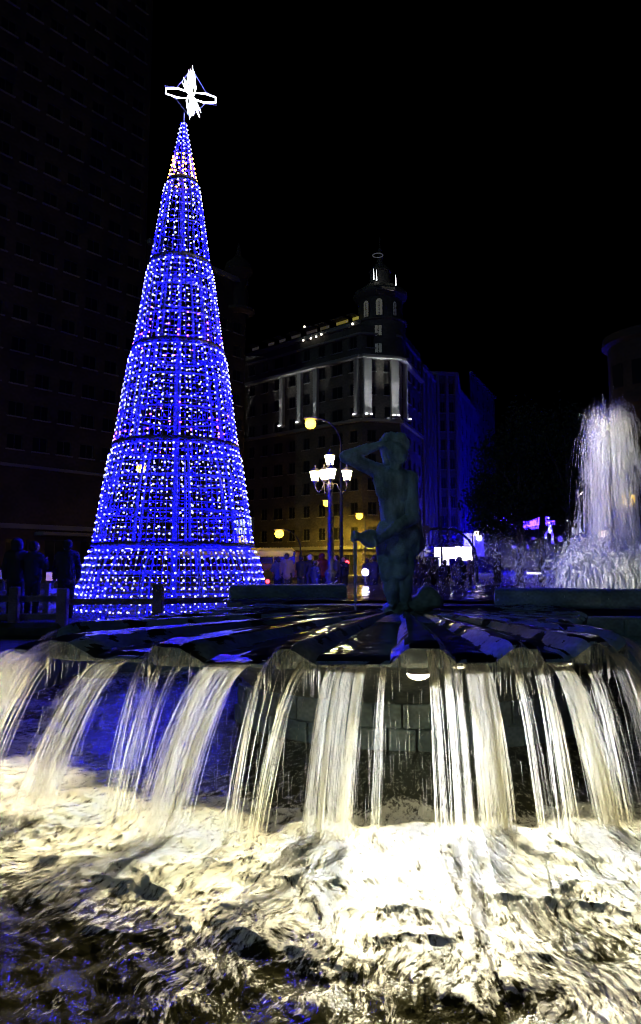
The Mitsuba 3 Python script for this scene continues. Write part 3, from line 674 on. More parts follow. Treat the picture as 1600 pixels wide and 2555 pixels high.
# ------------------------------------------------------------------ light cone (festive tree)
TX, TY = at(432, 1500, 20.5)[0], 20.5
tree = thing('light_cone_tree', 'tall cone of blue and white lights in six stepped tiers', 'light tree')
def zr(py): return at(440, py, TY)[2]
Z = [0.0, zr(1365), zr(1120), zr(880), zr(665), zr(460), zr(305)]
RB = [2.85, 2.24, 1.76, 1.29, .87, .42]; RT = [2.3, 1.82, 1.36, .93, .5, .06]
blue, white, amber, violet = [], [], [], []
ico = trimesh.creation.icosahedron()
def bulbs(points, rad):
    p = np.asarray(points); n = len(p)
    v = (ico.vertices[None] * np.asarray(rad).reshape(-1, 1, 1) + p[:, None]).reshape(-1, 3)
    f = (ico.faces[None] + np.arange(n)[:, None, None] * 12).reshape(-1, 3)
    return trimesh.Trimesh(v, f, process=False)
q = np.random.default_rng(21)
def shell(i, h):                                             # radius of tier i at height fraction h, with a rounded shoulder
    return (RB[i] + (RT[i] - RB[i]) * h) * (1 - .10 * np.clip((h - .9) / .1, 0, 1) ** 2)
for i in range(6):
    z0, z1 = Z[i] + (.02 if i else .0), Z[i + 1]
    tk = part('tier_ring', MB().tube([(TX + RB[i] * math.cos(a), TY + RB[i] * math.sin(a), z0 + .02) for a in np.linspace(0, 2 * math.pi, 48)[:-1]], .055, 6, True), 'iron', tree, smooth=40)
    part('tier_ring', MB().tube([(TX + RT[i] * .91 * math.cos(a), TY + RT[i] * .91 * math.sin(a), z1 - .05) for a in np.linspace(0, 2 * math.pi, 48)[:-1]], .03, 6, True), 'wire', tree, smooth=40)
    ncol = max(8, int(2 * math.pi * RB[i] / .2)); hh = np.linspace(0, 1, 7)
    mb = MB()
    for c in range(ncol):
        a = 2 * math.pi * (c + .2 * q.random()) / ncol
        mb.tube([(TX + shell(i, h) * math.cos(a), TY + shell(i, h) * math.sin(a), z0 + (z1 - z0) * h) for h in hh], .0115, 3)
    part('upright_wires', mb, 'wire', tree, kind='stuff')
    mb = MB(); nr = max(3, int((z1 - z0) / .26))
    for rI in range(1, nr):
        h = rI / nr; rr = shell(i, h)
        mb.tube([(TX + rr * math.cos(a), TY + rr * math.sin(a), z0 + (z1 - z0) * h) for a in np.linspace(0, 2 * math.pi, 40)[:-1]], .016 if rI % 4 == 0 else .009, 3, True)
    part('hoop_wires', mb, 'wire', tree, kind='stuff')
    mb = MB()
    npl = [10, 9, 8, 6, 5, 3][i]
    for c in range(npl):
        a = 2 * math.pi * (c + .3) / npl
        mb.tube([(TX + .95 * shell(i, h) * math.cos(a), TY + .95 * shell(i, h) * math.sin(a), z0 + (z1 - z0) * h) for h in (0, .5, 1)], .035 if i < 5 else .015, 5)
    for h in (.33, .66):
        rr = shell(i, h) * .95
        if i < 4: mb.tube([(TX + rr * math.cos(a), TY + rr * math.sin(a), z0 + (z1 - z0) * h) for a in np.linspace(0, 2 * math.pi, 40)[:-1]], .03, 5, True)
    part('frame_poles', mb, 'wire', tree)
    rows = max(6, int((z1 - z0) / (.185 if i < 5 else .15))); B = [[], [], [], []]
    nc = max(9, int(2 * math.pi * (RB[i] + RT[i]) / 2 / .25)); off = q.random()
    for rI in range(rows):
        h = (rI + .35 + .3 * (rI == 0)) / rows
        for c in range(nc):
            a = 2 * math.pi * (c + off + .07 * q.standard_normal()) / nc; hj = h + .004 * q.standard_normal()
            p = (TX + (shell(i, hj) + .015) * math.cos(a), TY + (shell(i, hj) + .015) * math.sin(a), z0 + (z1 - z0) * hj)
            pw = (.9 if i == 0 else .42 + .5 * min(1, hj * 1.4)); x = q.random()
            if i == 5 and hj < .42: B[2].append(p)
            elif x < pw: B[0].append(p)
            elif i in (2, 3) and hj < .4 and q.random() < .3: B[3].append(p)
            else: B[1].append(p)
            if q.random() < .6:
                a2 = a + math.pi / nc; B[1].append((TX + shell(i, hj) * math.cos(a2), TY + shell(i, hj) * math.sin(a2), p[2] + .06 * q.random()))
    B[0] = np.array(B[0])
    part('white_bulbs', bulbs(B[0], q.uniform(.024, .034, len(B[0])) * (1 if i < 5 else .9)), 'bulb', tree, kind='stuff', emit=(1.5, 1.6, 2.2), w=.3)
    part('blue_bulbs', bulbs(B[1], q.uniform(.018, .026, len(B[1]))), 'bulb', tree, kind='stuff', emit=(.03, .01, 300), w=1.4)
    if B[2]: part('amber_bulbs', bulbs(B[2], np.full(len(B[2]), .036)), 'bulb', tree, kind='stuff', emit=(9, 3.2, .35), w=.2)
    if B[3]: part('violet_bulbs', bulbs(B[3], np.full(len(B[3]), .026)), 'bulb', tree, kind='stuff', emit=(9, 1.0, 12), w=.3)
part('mast', MB().tube([(TX, TY, 0), (TX, TY, 8), (TX, TY, Z[6] + .3)], [.09, .06, .03], 8), 'wire', tree)
# the star
star = thing('tree_star', 'glowing white eight armed star on top of the blue light cone', 'star')
SZ = at(477, 238, TY)[2]; SC = np.array([at(477, 238, TY)[0], TY, SZ])
def spike(d, L, w, side, off=0.0, l0=.04):
    d = np.asarray(d, float); d /= np.linalg.norm(d); side = np.asarray(side, float); side /= np.linalg.norm(side)
    o = SC + side * off
    pts = [o + d * l0, o + d * L * .35 + side * off * .5, o + d * L * .8, o + d * L]
    return pts, [w * .7, w, w * .8, w * .12]
mb = MB()
for d, L, w in (((0, 0, 1), .93, .027), ((0, 0, -1), .72, .027)):
    for k in range(4):
        a = k * math.pi / 2 + .5; sd = (math.cos(a), math.sin(a), 0)
        pts, ws = spike(d, L * (1 if k % 2 else .88), w, sd, .09); mb.tube(pts, ws, 6)
for s in (-1, 1):
    for ax3, L in (((1, .22, -.05), .74), ((-.25, 1, .05), .42)):
        for v in (-1, 1):
            d = np.array(ax3) * s; o = SC + np.array([0, 0, .1 * v])
            mb.tube([o + d / np.linalg.norm(d) * .1, o + d / np.linalg.norm(d) * L * .5 + [0, 0, .05 * v], o + d / np.linalg.norm(d) * L + [0, 0, -.01 * v]], [.02, .028, .022], 6)
        d = np.array(ax3) / np.linalg.norm(ax3) * s
        mb.tube([SC + d * L + [0, 0, -.1], SC + d * L + [0, 0, .1]], .02, 6)
for sx in (-1, 1):
    for sz in (-1, 1):
        if sx * sz < 0:
            mb.tube([SC + [sx * .02, 0, sz * .08], SC + [sx * .14, .05, sz * .34], SC + [sx * .26, .08, sz * .66]], [.03, .045, .006], 5)
            mb.tube([SC + [sx * .05, 0, sz * .05], SC + [sx * .17, .05, sz * .25], SC + [sx * .3, .08, sz * .5]], [.02, .03, .006], 5)
part('light_arms', mb, 'bulb', star, emit=(9, 9.5, 11), w=.5)
mb = MB()
for sx in (-1, 1):
    for sz, zz_ in ((1, .8), (-1, -.66)):
        mb.tube([SC + [sx * .05, 0, zz_], SC + [sx * .42, .1 * sx, .2 * sz], SC + [sx * .74, .3 * sx, .11 * sz]], .011, 5)
part('frame', mb, 'wire', star)

# ------------------------------------------------------------------ wooden fence
fence = thing('wooden_fence', 'dark wooden post and rail fence between the fountain and the light cone', 'fence')
def fpost(px, ytop, Y, w=.2, gz=0.0):
    a = at(px, ytop, Y); part('post', MB().box([a[0], Y, (a[2] + gz) / 2], [w, w, a[2] - gz], bev=.02), 'wood', fence); return a
fp = [fpost(38, 1464, 16.0), fpost(158, 1468, 16.0, .22), fpost(396, 1456, 16.2, .22), fpost(640, 1470, 17.4), fpost(-90, 1464, 15.6)]
order = [4, 0, 1, 2, 3]
for a, b_ in zip(order[:-1], order[1:]):
    for hz_, tilt in (((.86, .0), (.47, .0)) if b_ < 2 else ((.79, .0),)):
        p, r_ = fp[a].copy(), fp[b_].copy(); p[2] = hz_; r_[2] = hz_ + .015; p[1] += .1; r_[1] += .1
        d = r_ - p; L = math.hypot(d[0], d[1])
        part('rail', MB().box([(p[0] + r_[0]) / 2, (p[1] + r_[1]) / 2, hz_], [L, .05, .13], rz=math.atan2(d[1], d[0]), bev=.01), 'wood', fence)
back = thing('wooden_fence', 'second post and rail fence side on behind the first one, its edges lit blue', 'fence')
bp = []
for px, Y in ((118, 18.6), (-60, 17.2), (240, 23.5)):
    a = at(px, 1462, Y); a[2] = 1.15; bp.append(a); part('post', MB().box([a[0], Y, .575], [.16, .16, 1.15], bev=.02), 'wood', back)
for a, b_ in ((1, 0), (0, 2)):
    for hz_ in (.92, .52):
        p, r_ = bp[a], bp[b_]; d = r_ - p
        part('rail', MB().box([(p[0] + r_[0]) / 2, (p[1] + r_[1]) / 2, hz_], [math.hypot(d[0], d[1]), .05, .13], rz=math.atan2(d[1], d[0]), bev=.01), 'wood', back)

# ------------------------------------------------------------------ people
def person(px, Y, gz, h, label, coat, legs, hairm='hair', face=0.0, pose=0, group=None, extra=None, name='person'):
    """px: photo column; face: turn about z (0 = back to the camera); pose: 0 hands down, 1 hands raised to a phone, 2 hand in pocket"""
    k = thing(name, label, 'person', group); f = h / 1.75
    gp = at(px, 1400, Y); base = np.array([gp[0], Y, gz]); ca, sa = math.cos(face), math.sin(face)
    def X(v): v = np.asarray(v, float) * f; return np.array([v[0] * ca - v[1] * sa, v[0] * sa + v[1] * ca, v[2]]) + base
    def C(a, b, ra, rb): return (X(a), X(b), ra * f, rb * f)
    arms = []
    for sgn in (-1, 1):
        sh = (.19 * sgn, 0, 1.42)
        if pose == 1: el, ha = (.25 * sgn, .12, 1.18), (.07 * sgn, .34, 1.36)
        elif pose == 2 and sgn > 0: el, ha = (.3, -.06, 1.16), (.2, .1, .97)
        else: el, ha = (.25 * sgn, -.02, 1.13), (.26 * sgn, .09, .86)
        arms.append((sh, el, ha))
    body = [C((0, .02, 1.62), (0, .035, 1.66), .098, .1), (X((0, .0, 1.58)), X((0, -.01, 1.46)), .055 * f, .06 * f), C((0, 0, 1.36), (0, 0, .98), .13, .13), C((0, .1, 1.6), (0, .115, 1.625), .028, .02)]
    for sh, el, ha in arms: body += [C(sh, el, .05, .042), C(el, ha, .042, .032), C(ha, (ha[0] * .97, ha[1] + .05, ha[2] - .05 if pose != 1 else ha[2] + .05), .036, .022)]
    for sgn in (-1, 1): body += [C((.09 * sgn, 0, .92), (.1 * sgn, .01 * sgn, .5), .085, .06), C((.1 * sgn, .01 * sgn, .5), (.11 * sgn, -.02, .08), .058, .04)]
    st = .024
    part('body', hull_of(body, st, .03), 'skin', k, smooth=True)
    ct = [C((-.12, 0, 1.4), (.12, 0, 1.4), .125, .125), C((0, 0, 1.32), (0, 0, .9), .178, .19), C((0, -.01, 1.5), (0, -.01, 1.46), .075, .1)]
    for sh, el, ha in arms: ct += [C(sh, el, .075, .066), C(el, tuple(np.array(el) * .18 + np.array(ha) * .82), .066, .055)]
    part('coat', hull_of(ct, st, .05), coat, k, smooth=True)
    tr = [C((-.06, 0, .95), (.06, 0, .95), .15, .15)]
    for sgn in (-1, 1): tr += [C((.09 * sgn, 0, .9), (.1 * sgn, .01 * sgn, .5), .105, .078), C((.1 * sgn, .01 * sgn, .5), (.11 * sgn, -.02, .1), .078, .062)]
    part('trousers', hull_of(tr, st, .03), legs, k, smooth=True)
    part('hair', hull_of([C((0, -.02, 1.68), (0, -.03, 1.63), .106, .1)], st, .02), hairm, k, smooth=True)
    for sgn in (-1, 1): part('shoe', hull_of([C((.11 * sgn, -.04, .05), (.12 * sgn, .14, .04), .05, .045)], st, .02), 'rubber', k, smooth=True)
    if extra == 'hat': part('woolly_hat', hull_of([C((0, -.01, 1.69), (0, -.01, 1.74), .115, .09)], st, .02), 'cloth_grey', k, smooth=True)
    if extra == 'hood': part('hood', hull_of([C((0, -.04, 1.66), (0, -.03, 1.6), .14, .13)], st, .03), coat, k, smooth=True)
    if extra == 'bag': part('rucksack', hull_of([C((0, -.2, 1.35), (0, -.21, 1.1), .13, .14)], st, .04), 'cloth_navy', k, smooth=True)
    return k
TER = .25
CROWD = 'people standing beyond the fountain'
for px, Y, gz, h, lab, coat, legs, hm, fc, pose, ex in (
    (694, 31, TER, 1.66, 'person in a dark quilted coat standing just left of the one in the tan jacket', 'cloth_grey', 'cloth_black', 'hair', .3, 1, None),
    (716, 30, TER, 1.80, 'tall person seen from behind in a tan jacket and dark trousers before the bus', 'cloth_tan', 'cloth_black', 'hair', 0, 0, None),
    (752, 32, TER, 1.74, 'person in black beside the tan jacket with hands raised', 'cloth_black', 'cloth_navy', 'hair', -.4, 1, None),
    (773, 30, TER, 1.76, 'white haired person in a black coat', 'cloth_black', 'cloth_black', 'hair_white', .8, 0, None),
    (788, 27, TER, 1.5, 'shorter person in a blue jacket below the lamp post', 'cloth_navy', 'blue_paint', 'hair', -.9, 2, None),
    (803, 33, TER, 1.86, 'person in a dark red hooded coat by the lamp post', 'cloth_red', 'cloth_black', 'hair', .2, 0, 'hood'),
    (840, 32, TER, 1.76, 'person with a light collar standing right of the lamp post', 'cloth_grey', 'cloth_navy', 'hair', 1.5, 0, None),
    (858, 34, TER, 1.7, 'person in black near the red signal light', 'cloth_black', 'cloth_black', 'hair', 2.6, 1, None),
    (934, 29, TER, 1.7, 'person in navy just right of the bright white lamp', 'cloth_navy', 'cloth_navy', 'hair', .5, 0, None),
    (918, 31, TER, 1.62, 'person partly hidden by the bright white lamp glare', 'cloth_navy', 'cloth_black', 'hair', -.5, 2, None),
    (1038, 34, TER, 1.6, 'person with dark hair close to the right side of the statue', 'cloth_navy', 'cloth_black', 'hair', .4, 0, None),
    (1051, 33, TER, 1.62, 'person with a round head before the violet lit wall', 'cloth_black', 'cloth_black', 'hair', -.2, 0, None),
    (1082, 34, TER, 1.66, 'person in a white flecked scarf left of the traffic arm post', 'cloth_grey', 'cloth_black', 'hair', .9, 2, None),
    (1110, 33, TER, 1.55, 'person below the white shop sign boxes with a rucksack', 'cloth_black', 'cloth_black', 'hair', 0, 0, 'bag'),
    (1146, 27, TER, 1.62, 'person in a wide dark hooded coat in front of the blue lettered sign', 'cloth_black', 'cloth_black', 'hair', .1, 0, 'hood'),
    (1172, 35, TER, 1.6, 'person in a brown coat right of the hooded one', 'cloth_tan', 'cloth_black', 'hair', 1.2, 0, None),
    (42, 17.2, .35, 1.84, 'tall dark figure nearest the left picture edge behind the fence', 'cloth_black', 'cloth_black', 'hair', .2, 0, 'hood'),
    (84, 17.0, .35, 1.78, 'dark figure second from the left behind the fence', 'cloth_navy', 'cloth_black', 'hair', -.3, 1, None),
    (168, 17.4, .35, 1.83, 'dark figure standing behind the thick fence post left of the light cone', 'cloth_black', 'cloth_black', 'hair', .4, 0, None),
    (222, 26.5, TER, 1.45, 'child in a white hood beside the foot of the light cone', 'cloth_white', 'cloth_navy', 'hair', 1.2, 0, 'hood')):
    person(px, Y, gz, h, lab, coat, legs, hm, fc, pose, CROWD, ex)

# ------------------------------------------------------------------ lamps
PT = [0]
SOD = np.array([1.0, .66, .06])
def lens_ball(c, r, sq=1.0):
    m = trimesh.creation.icosphere(2, 1.0); return trimesh.Trimesh(m.vertices * [r, r, r * sq] + np.asarray(c), m.faces, process=False)
def street_lamp(px, py, Y, ppx, label, I, col=SOD, size=.26, gz=TER, w=1.0, tilt=None):
    k = thing('street_lamp', label, 'street lamp', 'sodium street lamps')
    h = at(px, py, Y); bx = at(ppx, 1400, Y)[0]; r = abs(bx - h[0]); sg = np.sign(bx - h[0]) or 1
    tt = np.linspace(0, math.pi / 2, 10)
    arm = [(h[0] + sg * r * 1.0, Y, gz), (bx, Y, h[2] - min(1.6, r) - .2)] + [(bx - sg * r * .82 * (1 - math.cos(a)), Y, h[2] + .14 - min(1.6, r) * (1 - math.sin(a))) for a in tt] + [(h[0] + sg * .1, Y, h[2] + .15)]
    part('pole', MB().tube(arm, [.1, .085] + [.05] * 10 + [.045], 8), 'iron', k, smooth=40)
    part('head', MB().box([h[0], Y, h[2] + .14], [size * 2.6, size * 1.3, .12], bev=.05), 'steel', k)
    part('lens', lens_ball([h[0], Y, h[2] - .02 - size * .5], size * 1.05, .95), 'lens', k, smooth=True, emit=np.array(col) * 12 * [1, .85, .35 if col[2] < .1 else 1], w=.2)
    PT[0] += 1
    spot([h[0], Y, h[2] - size * 1.6 - .1], [h[0], Y + (tilt if tilt is not None else 3.0 if I > 30 else 0), h[2] - 6], np.array(col) * I, 68, 30, w)
    return k
street_lamp(775, 1050, 40, 852, 'tall arched street lamp glowing yellow above the cluster of lanterns', 20, size=.3, w=1.0)
street_lamp(697, 1326, 57, 750, 'yellow street lamp above the bus roof', 40, size=.34, w=1.5, tilt=14)
street_lamp(815, 1251, 94, 832, 'yellow street lamp directly below the lantern cluster', 460, size=.44, w=1.5)
street_lamp(897, 1283, 94, 912, 'yellow street lamp just left of the waist of the statue', 640, size=.44, w=1.5)
street_lamp(352, 1163, 60, 372, 'orange street lamp seen through the light cone', 80, size=.36, w=1.0)
street_lamp(318, 1363, 58, 330, 'small pale lamp seen through the lowest ring of the light cone', 2, col=np.array([1, .8, .5]), size=.22, w=.3)
street_lamp(1190, 1328, 80, 1181, 'lamp with a white pole beside the blue light curtain', 12, col=np.array([1, .8, .45]), size=.28, w=.4)
street_lamp(1568, 1238, 62, 1600, 'yellow lamp shining through the falling water of the tall jet', 6, size=.55, w=.6)
street_lamp(1478, 1226, 66, 1500, 'small yellow lamp behind the left side of the tall jet', 3, size=.3, w=.3)
street_lamp(1497, 1182, 64, 1520, 'yellow lamp behind the upper left of the falling veil', 3, size=.26, w=.3)
street_lamp(1452, 1226, 70, 1462, 'white lamp left of the tall jet in the dark trees', 2, col=np.array([1, .95, .8]), size=.4, w=.3)
street_lamp(1506, 1328, 60, 1490, 'round pale lamp above the blue panel', 2, col=np.array([1, .85, .5]), size=.28, w=.3)
# cluster of five lanterns on a cast iron post
cl = thing('candelabra_lamp', 'ornate iron post with five white glowing lanterns on curled arms', 'street lamp')
LX, LY = at(824, 1300, 25)[0], 25.0
zb_ = at(824, 1213, LY)[2]
part('post', MB().lathe([(.3, .25), (.3, .5), (.22, .6), (.26, .85), (.14, 1.05), (.2, 1.3), (.19, 1.36), (.09, 1.5), (.075, zb_ - .5), (.11, zb_ - .35), (.07, zb_ - .2), (.13, zb_), (.05, zb_ + .2), (.04, at(823, 1157, LY)[2])], 16, (LX, LY, 0)), 'iron', cl, smooth=40)
def lantern(c, s=1.0):
    kk = part('lantern', MB().lathe([(.19, .14), (.19, .16), (.16, .17), (.03, .28), (.035, .34), (0, .38)], 8, np.array(c)), 'iron', cl)
    part('cup', MB().lathe([(.0, -.34), (.03, -.34), (.04, -.3), (.1, -.24), (.11, -.2)], 8, c), 'iron', kk)
    part('glass', MB().lathe([(0.0, -.2), (.115, -.2), (.185, .13), (0.0, .135)], 8, c), 'lens', kk, emit=np.array([1, .7, .22]) * 55, w=.5)
    for kx in range(4):
        a = kx * math.pi / 2 + .4
        part('bar', MB().tube([(c[0] + .12 * math.cos(a), c[1] + .12 * math.sin(a), c[2] - .2), (c[0] + .19 * math.cos(a), c[1] + .19 * math.sin(a), c[2] + .14)], .006, 4), 'iron', kk)
for i, (px, py, dy) in enumerate(((823, 1146, 0), (786, 1186, -.1), (866, 1184, .1), (826, 1180, -.5), (809, 1183, .5))):
    c = at(px, py, LY + dy)
    lantern(c)
    if i:
        d = np.array([c[0] - LX, c[1] - LY]); L = np.linalg.norm(d); d /= L
        pts = [(LX + d[0] * x * L, LY + d[1] * x * L, zb_ + z) for x, z in ((.1, .0), (.25, .1), (.42, .06), (.55, -.12), (.72, -.22), (.9, -.16), (1, .0))]
        pts.append((c[0], c[1], c[2] - .3))
        part('arm', MB().tube(pts, .022, 6), 'iron', cl, smooth=40)
gl = thing('globe_lamp', 'low very bright white lamp standing among the people left of the statue legs', 'lamp')
c = at(912, 1428, 24); part('post', MB().tube([(c[0], 24, .0), (c[0], 24, c[2] - .1)], .05, 8), 'iron', gl)
part('globe', lens_ball(c, .12), 'lens', gl, smooth=True, emit=(9, 9, 14), w=.4)
# traffic signals and masts
sg = thing('traffic_mast', 'dark curved mast arm reaching left with a round sign on its end', 'traffic mast')
Y = 55; pts = [at(1190, 1420, Y)]; pts[0][2] = TER
pts += [at(x, y, Y) for x, y in ((1190, 1395), (1184, 1370), (1170, 1347), (1150, 1329), (1128, 1320), (1100, 1319), (1074, 1320))]
part('mast', MB().tube(pts, .1, 8), 'iron', sg, smooth=40)
c = at(1064, 1321, Y); part('sign', MB().tube([c + [0, -.02, 0], c + [0, .05, 0]], .3, 20), 'cloth_tan', sg)
pl = thing('mast', 'thin dark upright mast in front of the white sign boxes', 'mast')
part('pole', MB().tube([(at(1103, 1400, 54)[0], 54, TER), (at(1103, 1400, 54)[0], 54, at(1103, 1288, 54)[2])], .07, 8), 'iron', pl)
for px, py, Y, lab in ((866, 1404, 42, 'traffic signal showing red right of the lamp post'), (668, 1451, 46, 'low red light between the light cone and the people')):
    k = thing('traffic_signal', lab, 'traffic signal'); c = at(px, py, Y)
    part('post', MB().tube([(c[0], Y + .15, TER), (c[0], Y + .15, c[2] + .3)], .05, 8), 'iron', k)
    part('housing', MB().box([c[0], Y + .12, c[2] - .25], [.3, .2, .9], bev=.04), 'iron', k)
    part('light', lens_ball(c, .13), 'lens', k, smooth=True, emit=(14, .25, .3), w=.15)

# ------------------------------------------------------------------ bus
bus = thing('bus', 'long city bus with a yellow lit roof edge behind the people', 'bus')
Y = 62; x1 = at(749, 1400, Y)[0]; x0 = x1 - 12.0; bz = TER + .35
mb = MB(); H = at(700, 1377, Y)[2] + .1
prof = [(-1.25, bz), (-1.27, bz + .9), (-1.25, H - .62), (-1.16, H - .12), (-1.0, H), (1.0, H), (1.16, H - .12), (1.25, H - .62), (1.27, bz + .9), (1.25, bz)]
xs_ = [x0, x0 + .08, x1 - .3, x1 - .06, x1]; sc_ = [.96, 1, 1, .97, .9]
P = np.array([[(x, Y + 1.25 + y * s_, bz + (z - bz) * (1 if i < 3 else (.995 if i == 3 else .97))) for y, z in prof] for i, (x, s_) in enumerate(zip(xs_, sc_))])
part('body', MB().grid(P), 'bus_red', bus, smooth=40)
part('roof_fairing', MB().box([(x0 + x1) / 2 - .1, Y + .2, H - .22], [11.4, .7, .95], bev=.28), 'bus_paint', bus, label='pale roof edge lit yellow')
for k in range(6):
    part('window', MB().box([x0 + 1.2 + k * 1.9, Y - .02, bz + 1.65], [1.75, .06, 1.05], bev=.02), 'glass_dark', bus)
part('headlight', MB().box([x1 - .02, Y + .35, bz + .5], [.08, .4, .2], bev=.03), 'lens', bus)
for k, xw in enumerate((x0 + 2.4, x0 + 9.2)):
    part('wheel', MB().tube([(xw, Y - .03, bz + .12), (xw, Y + .3, bz + .12)], .48, 20), 'rubber', bus)
part('display', MB().box([x1 - 3.2, Y - .05, bz + 2.1], [1.1, .03, .18]), 'lens', bus, emit=(1.4, 1.3, .8), w=.05)

# ------------------------------------------------------------------ buildings
def wall_with_holes(p0, u, W, z0, z1, holes, depth=.25, back=None):
    """a wall from p0 along the unit vector u (to the right seen from outside), with rectangular openings (a0, a1, b0, b1) and their reveals"""
    u = np.asarray(u, float); nrm = np.array([u[1], -u[0], 0.0]); u3 = np.array([u[0], u[1], 0.0])
    xs = sorted({0.0, W, *(round(float(v), 4) for h in holes for v in h[:2])}); zs = sorted({z0, z1, *(round(float(v), 4) for h in holes for v in h[2:])})
    mb = MB(); hs = [tuple(round(float(v), 4) for v in h) for h in holes]
    P = lambda a, z, d=0.0: np.asarray([p0[0], p0[1], 0]) + u3 * a + [0, 0, z] - nrm * d
    solid = np.ones((len(xs) - 1, len(zs) - 1), bool)
    for a0, a1, b0, b1 in hs:
        solid[xs.index(a0):xs.index(a1), zs.index(b0):zs.index(b1)] = False
        for q4 in ((P(a0, b0), P(a0, b0, depth), P(a0, b1, depth), P(a0, b1)), (P(a1, b0, depth), P(a1, b0), P(a1, b1), P(a1, b1, depth)),
                   (P(a0, b1), P(a0, b1, depth), P(a1, b1, depth), P(a1, b1)), (P(a0, b0, depth), P(a0, b0), P(a1, b0), P(a1, b0, depth))):
            mb.add(q4, [[0, 1, 2, 3]])
    for i in range(len(xs) - 1):
        j = 0
        while j < len(zs) - 1:
            if solid[i, j]:
                k = j
                while k + 1 < len(zs) - 1 and solid[i, k + 1]: k += 1
                mb.add([P(xs[i], zs[j]), P(xs[i + 1], zs[j]), P(xs[i + 1], zs[k + 1]), P(xs[i], zs[k + 1])], [[0, 1, 2, 3]]); j = k
            j += 1
    return mb, P, nrm, u3
WCACHE = {}
def window(bld, P, u, a0, a1, b0, b1, depth=.2, lit=None, sill=True, w=.05):
    """frame with a mullion as the part, its pane (and sill) under it; alike windows share their meshes"""
    Wd, Hd = round(a1 - a0, 3), round(b1 - b0, 3); key = (Wd, Hd, sill)
    if key not in WCACHE:
        f = MB(); t = .07
        f.box([0, 0, Hd / 2 - t / 2], [Wd, .08, t]).box([0, 0, -Hd / 2 + t / 2], [Wd, .08, t]).box([-Wd / 2 + t / 2, 0, 0], [t, .08, Hd - 2 * t]).box([Wd / 2 - t / 2, 0, 0], [t, .08, Hd - 2 * t]).box([0, 0, 0], [t, .08, Hd - 2 * t])
        pn = MB().box([0, .045, 0], [Wd - .02, .02, Hd - .02])
        sl = MB().box([0, -.2 - .06, -Hd / 2 - .06], [Wd + .3, .2, .11])
        WCACHE[key] = (mikit.ply(f.mesh(), 'frame_dark'), mikit.ply(pn.mesh(), 'glass_dark'), mikit.ply(sl.mesh(), 'trim'))
    c = P((a0 + a1) / 2, (b0 + b1) / 2, depth - .06); M = T().translate(c.tolist()).rotate([0, 0, 1], math.degrees(math.atan2(u[1], u[0])))
    k = part('window', WCACHE[key][0], None, bld, to_world=M)
    d = dict(WCACHE[key][1])
    if lit is not None: d['bsdf'] = {'type': 'ref', 'id': 'lens'}
    part('pane', d, None, k, to_world=M, emit=lit, w=w if lit is not None else None)
    if sill: part('sill', WCACHE[key][2], None, k, to_world=M)
    return k
def unit(a, b): d = np.asarray(b, float)[:2] - np.asarray(a, float)[:2]; return d / np.linalg.norm(d), float(np.linalg.norm(d))
def slab_along(p0, u, a0, a1, z0, z1, out):
    """a moulding along a wall, standing out by out"""
    u3 = np.array([u[0], u[1], 0]); nrm = np.array([u[1], -u[0], 0.]); c = np.array([p0[0], p0[1], 0]) + u3 * (a0 + a1) / 2 + nrm * (out / 2 - .02)
    return MB().box([c[0], c[1], (z0 + z1) / 2], [a1 - a0, out + .04, z1 - z0], rz=math.atan2(u[1], u[0]), bev=.03)

# the hotel with the corner tower
hotel = thing('corner_building', 'pale stone corner building with white uplit pillars under a round corner tower', 'building')
B0, B1, B2 = np.array([5.8, 99.5]), np.array([11.4, 101.0]), np.array([16.2, 114.0])
uA, _ = unit([-13, 117], B0); A0 = B0 - uA * 34.0
FL = [4.4 + 3.4 * k for k in range(11)]
lit_set = {('A', 25, 6): (.25, .2, .06), ('A', 17, 6): (.05, .045, .03), ('A', 26, 4): (.1, .09, .04), ('A', 13, 5): (.03, .03, .03), ('A', 30, 5): (.04, .04, .02)}
def hotel_face(tag, p0, p1, nwin, w, h, ztop, f0=0):
    u, W = unit(p0, p1); holes = []; step = W / nwin
    for fi, z in enumerate(FL):
        if z + h + .3 > ztop: break
        for k in range(nwin):
            if tag == 'A' and fi in (5, 6) and (nwin - 1 - k) in (2, 6): pass
            a = step * (k + .5); ww = w * (1.5 if (k % 4 == 1) else 1)
            holes.append((a - ww / 2, a + ww / 2, z + .75, z + .75 + h, k, fi))
    for k in range(int(W // 3.0)):
        a = (k + .5) * 3.0
        holes.append((a - .95, a + .95, .35, 3.0, k, -1))
    mb, P, nrm, u3 = wall_with_holes(p0, u, W, 0.0, ztop, [x[:4] for x in holes])
    part('wall', mb, 'cream_stone', hotel)
    for a0, a1, b0, b1, k, fi in holes:
        window(hotel, P, u, a0, a1, b0, b1, .2, None, sill=fi >= 0)
    for z, o, t in ((3.75, .45, .5), (21.6, .5, .45), (30.7, .75, .5), (34.2, .3, .3)):
        if z < ztop: part('cornice', slab_along(p0, u, -.05, W + .05, z, z + t, o), 'trim', hotel)
    return u, W, P, nrm
uA, WA, PA, nA = hotel_face('A', A0, B0, 11, 1.35, 1.75, 35.6)
uB, WB, PB, nB = hotel_face('B', B0, B1, 2, 1.3, 1.75, 35.6)
uC, WC, PC, nC = hotel_face('C', B1, B2, 4, 1.2, 1.75, 35.6)
part('roof', MB().box([0, 0, 0], [1, 1, .1]).mesh().apply_transform(np.diag([34., 16, 1, 1])).apply_translation([-6.5, 121, 35.0]), 'roof', hotel)
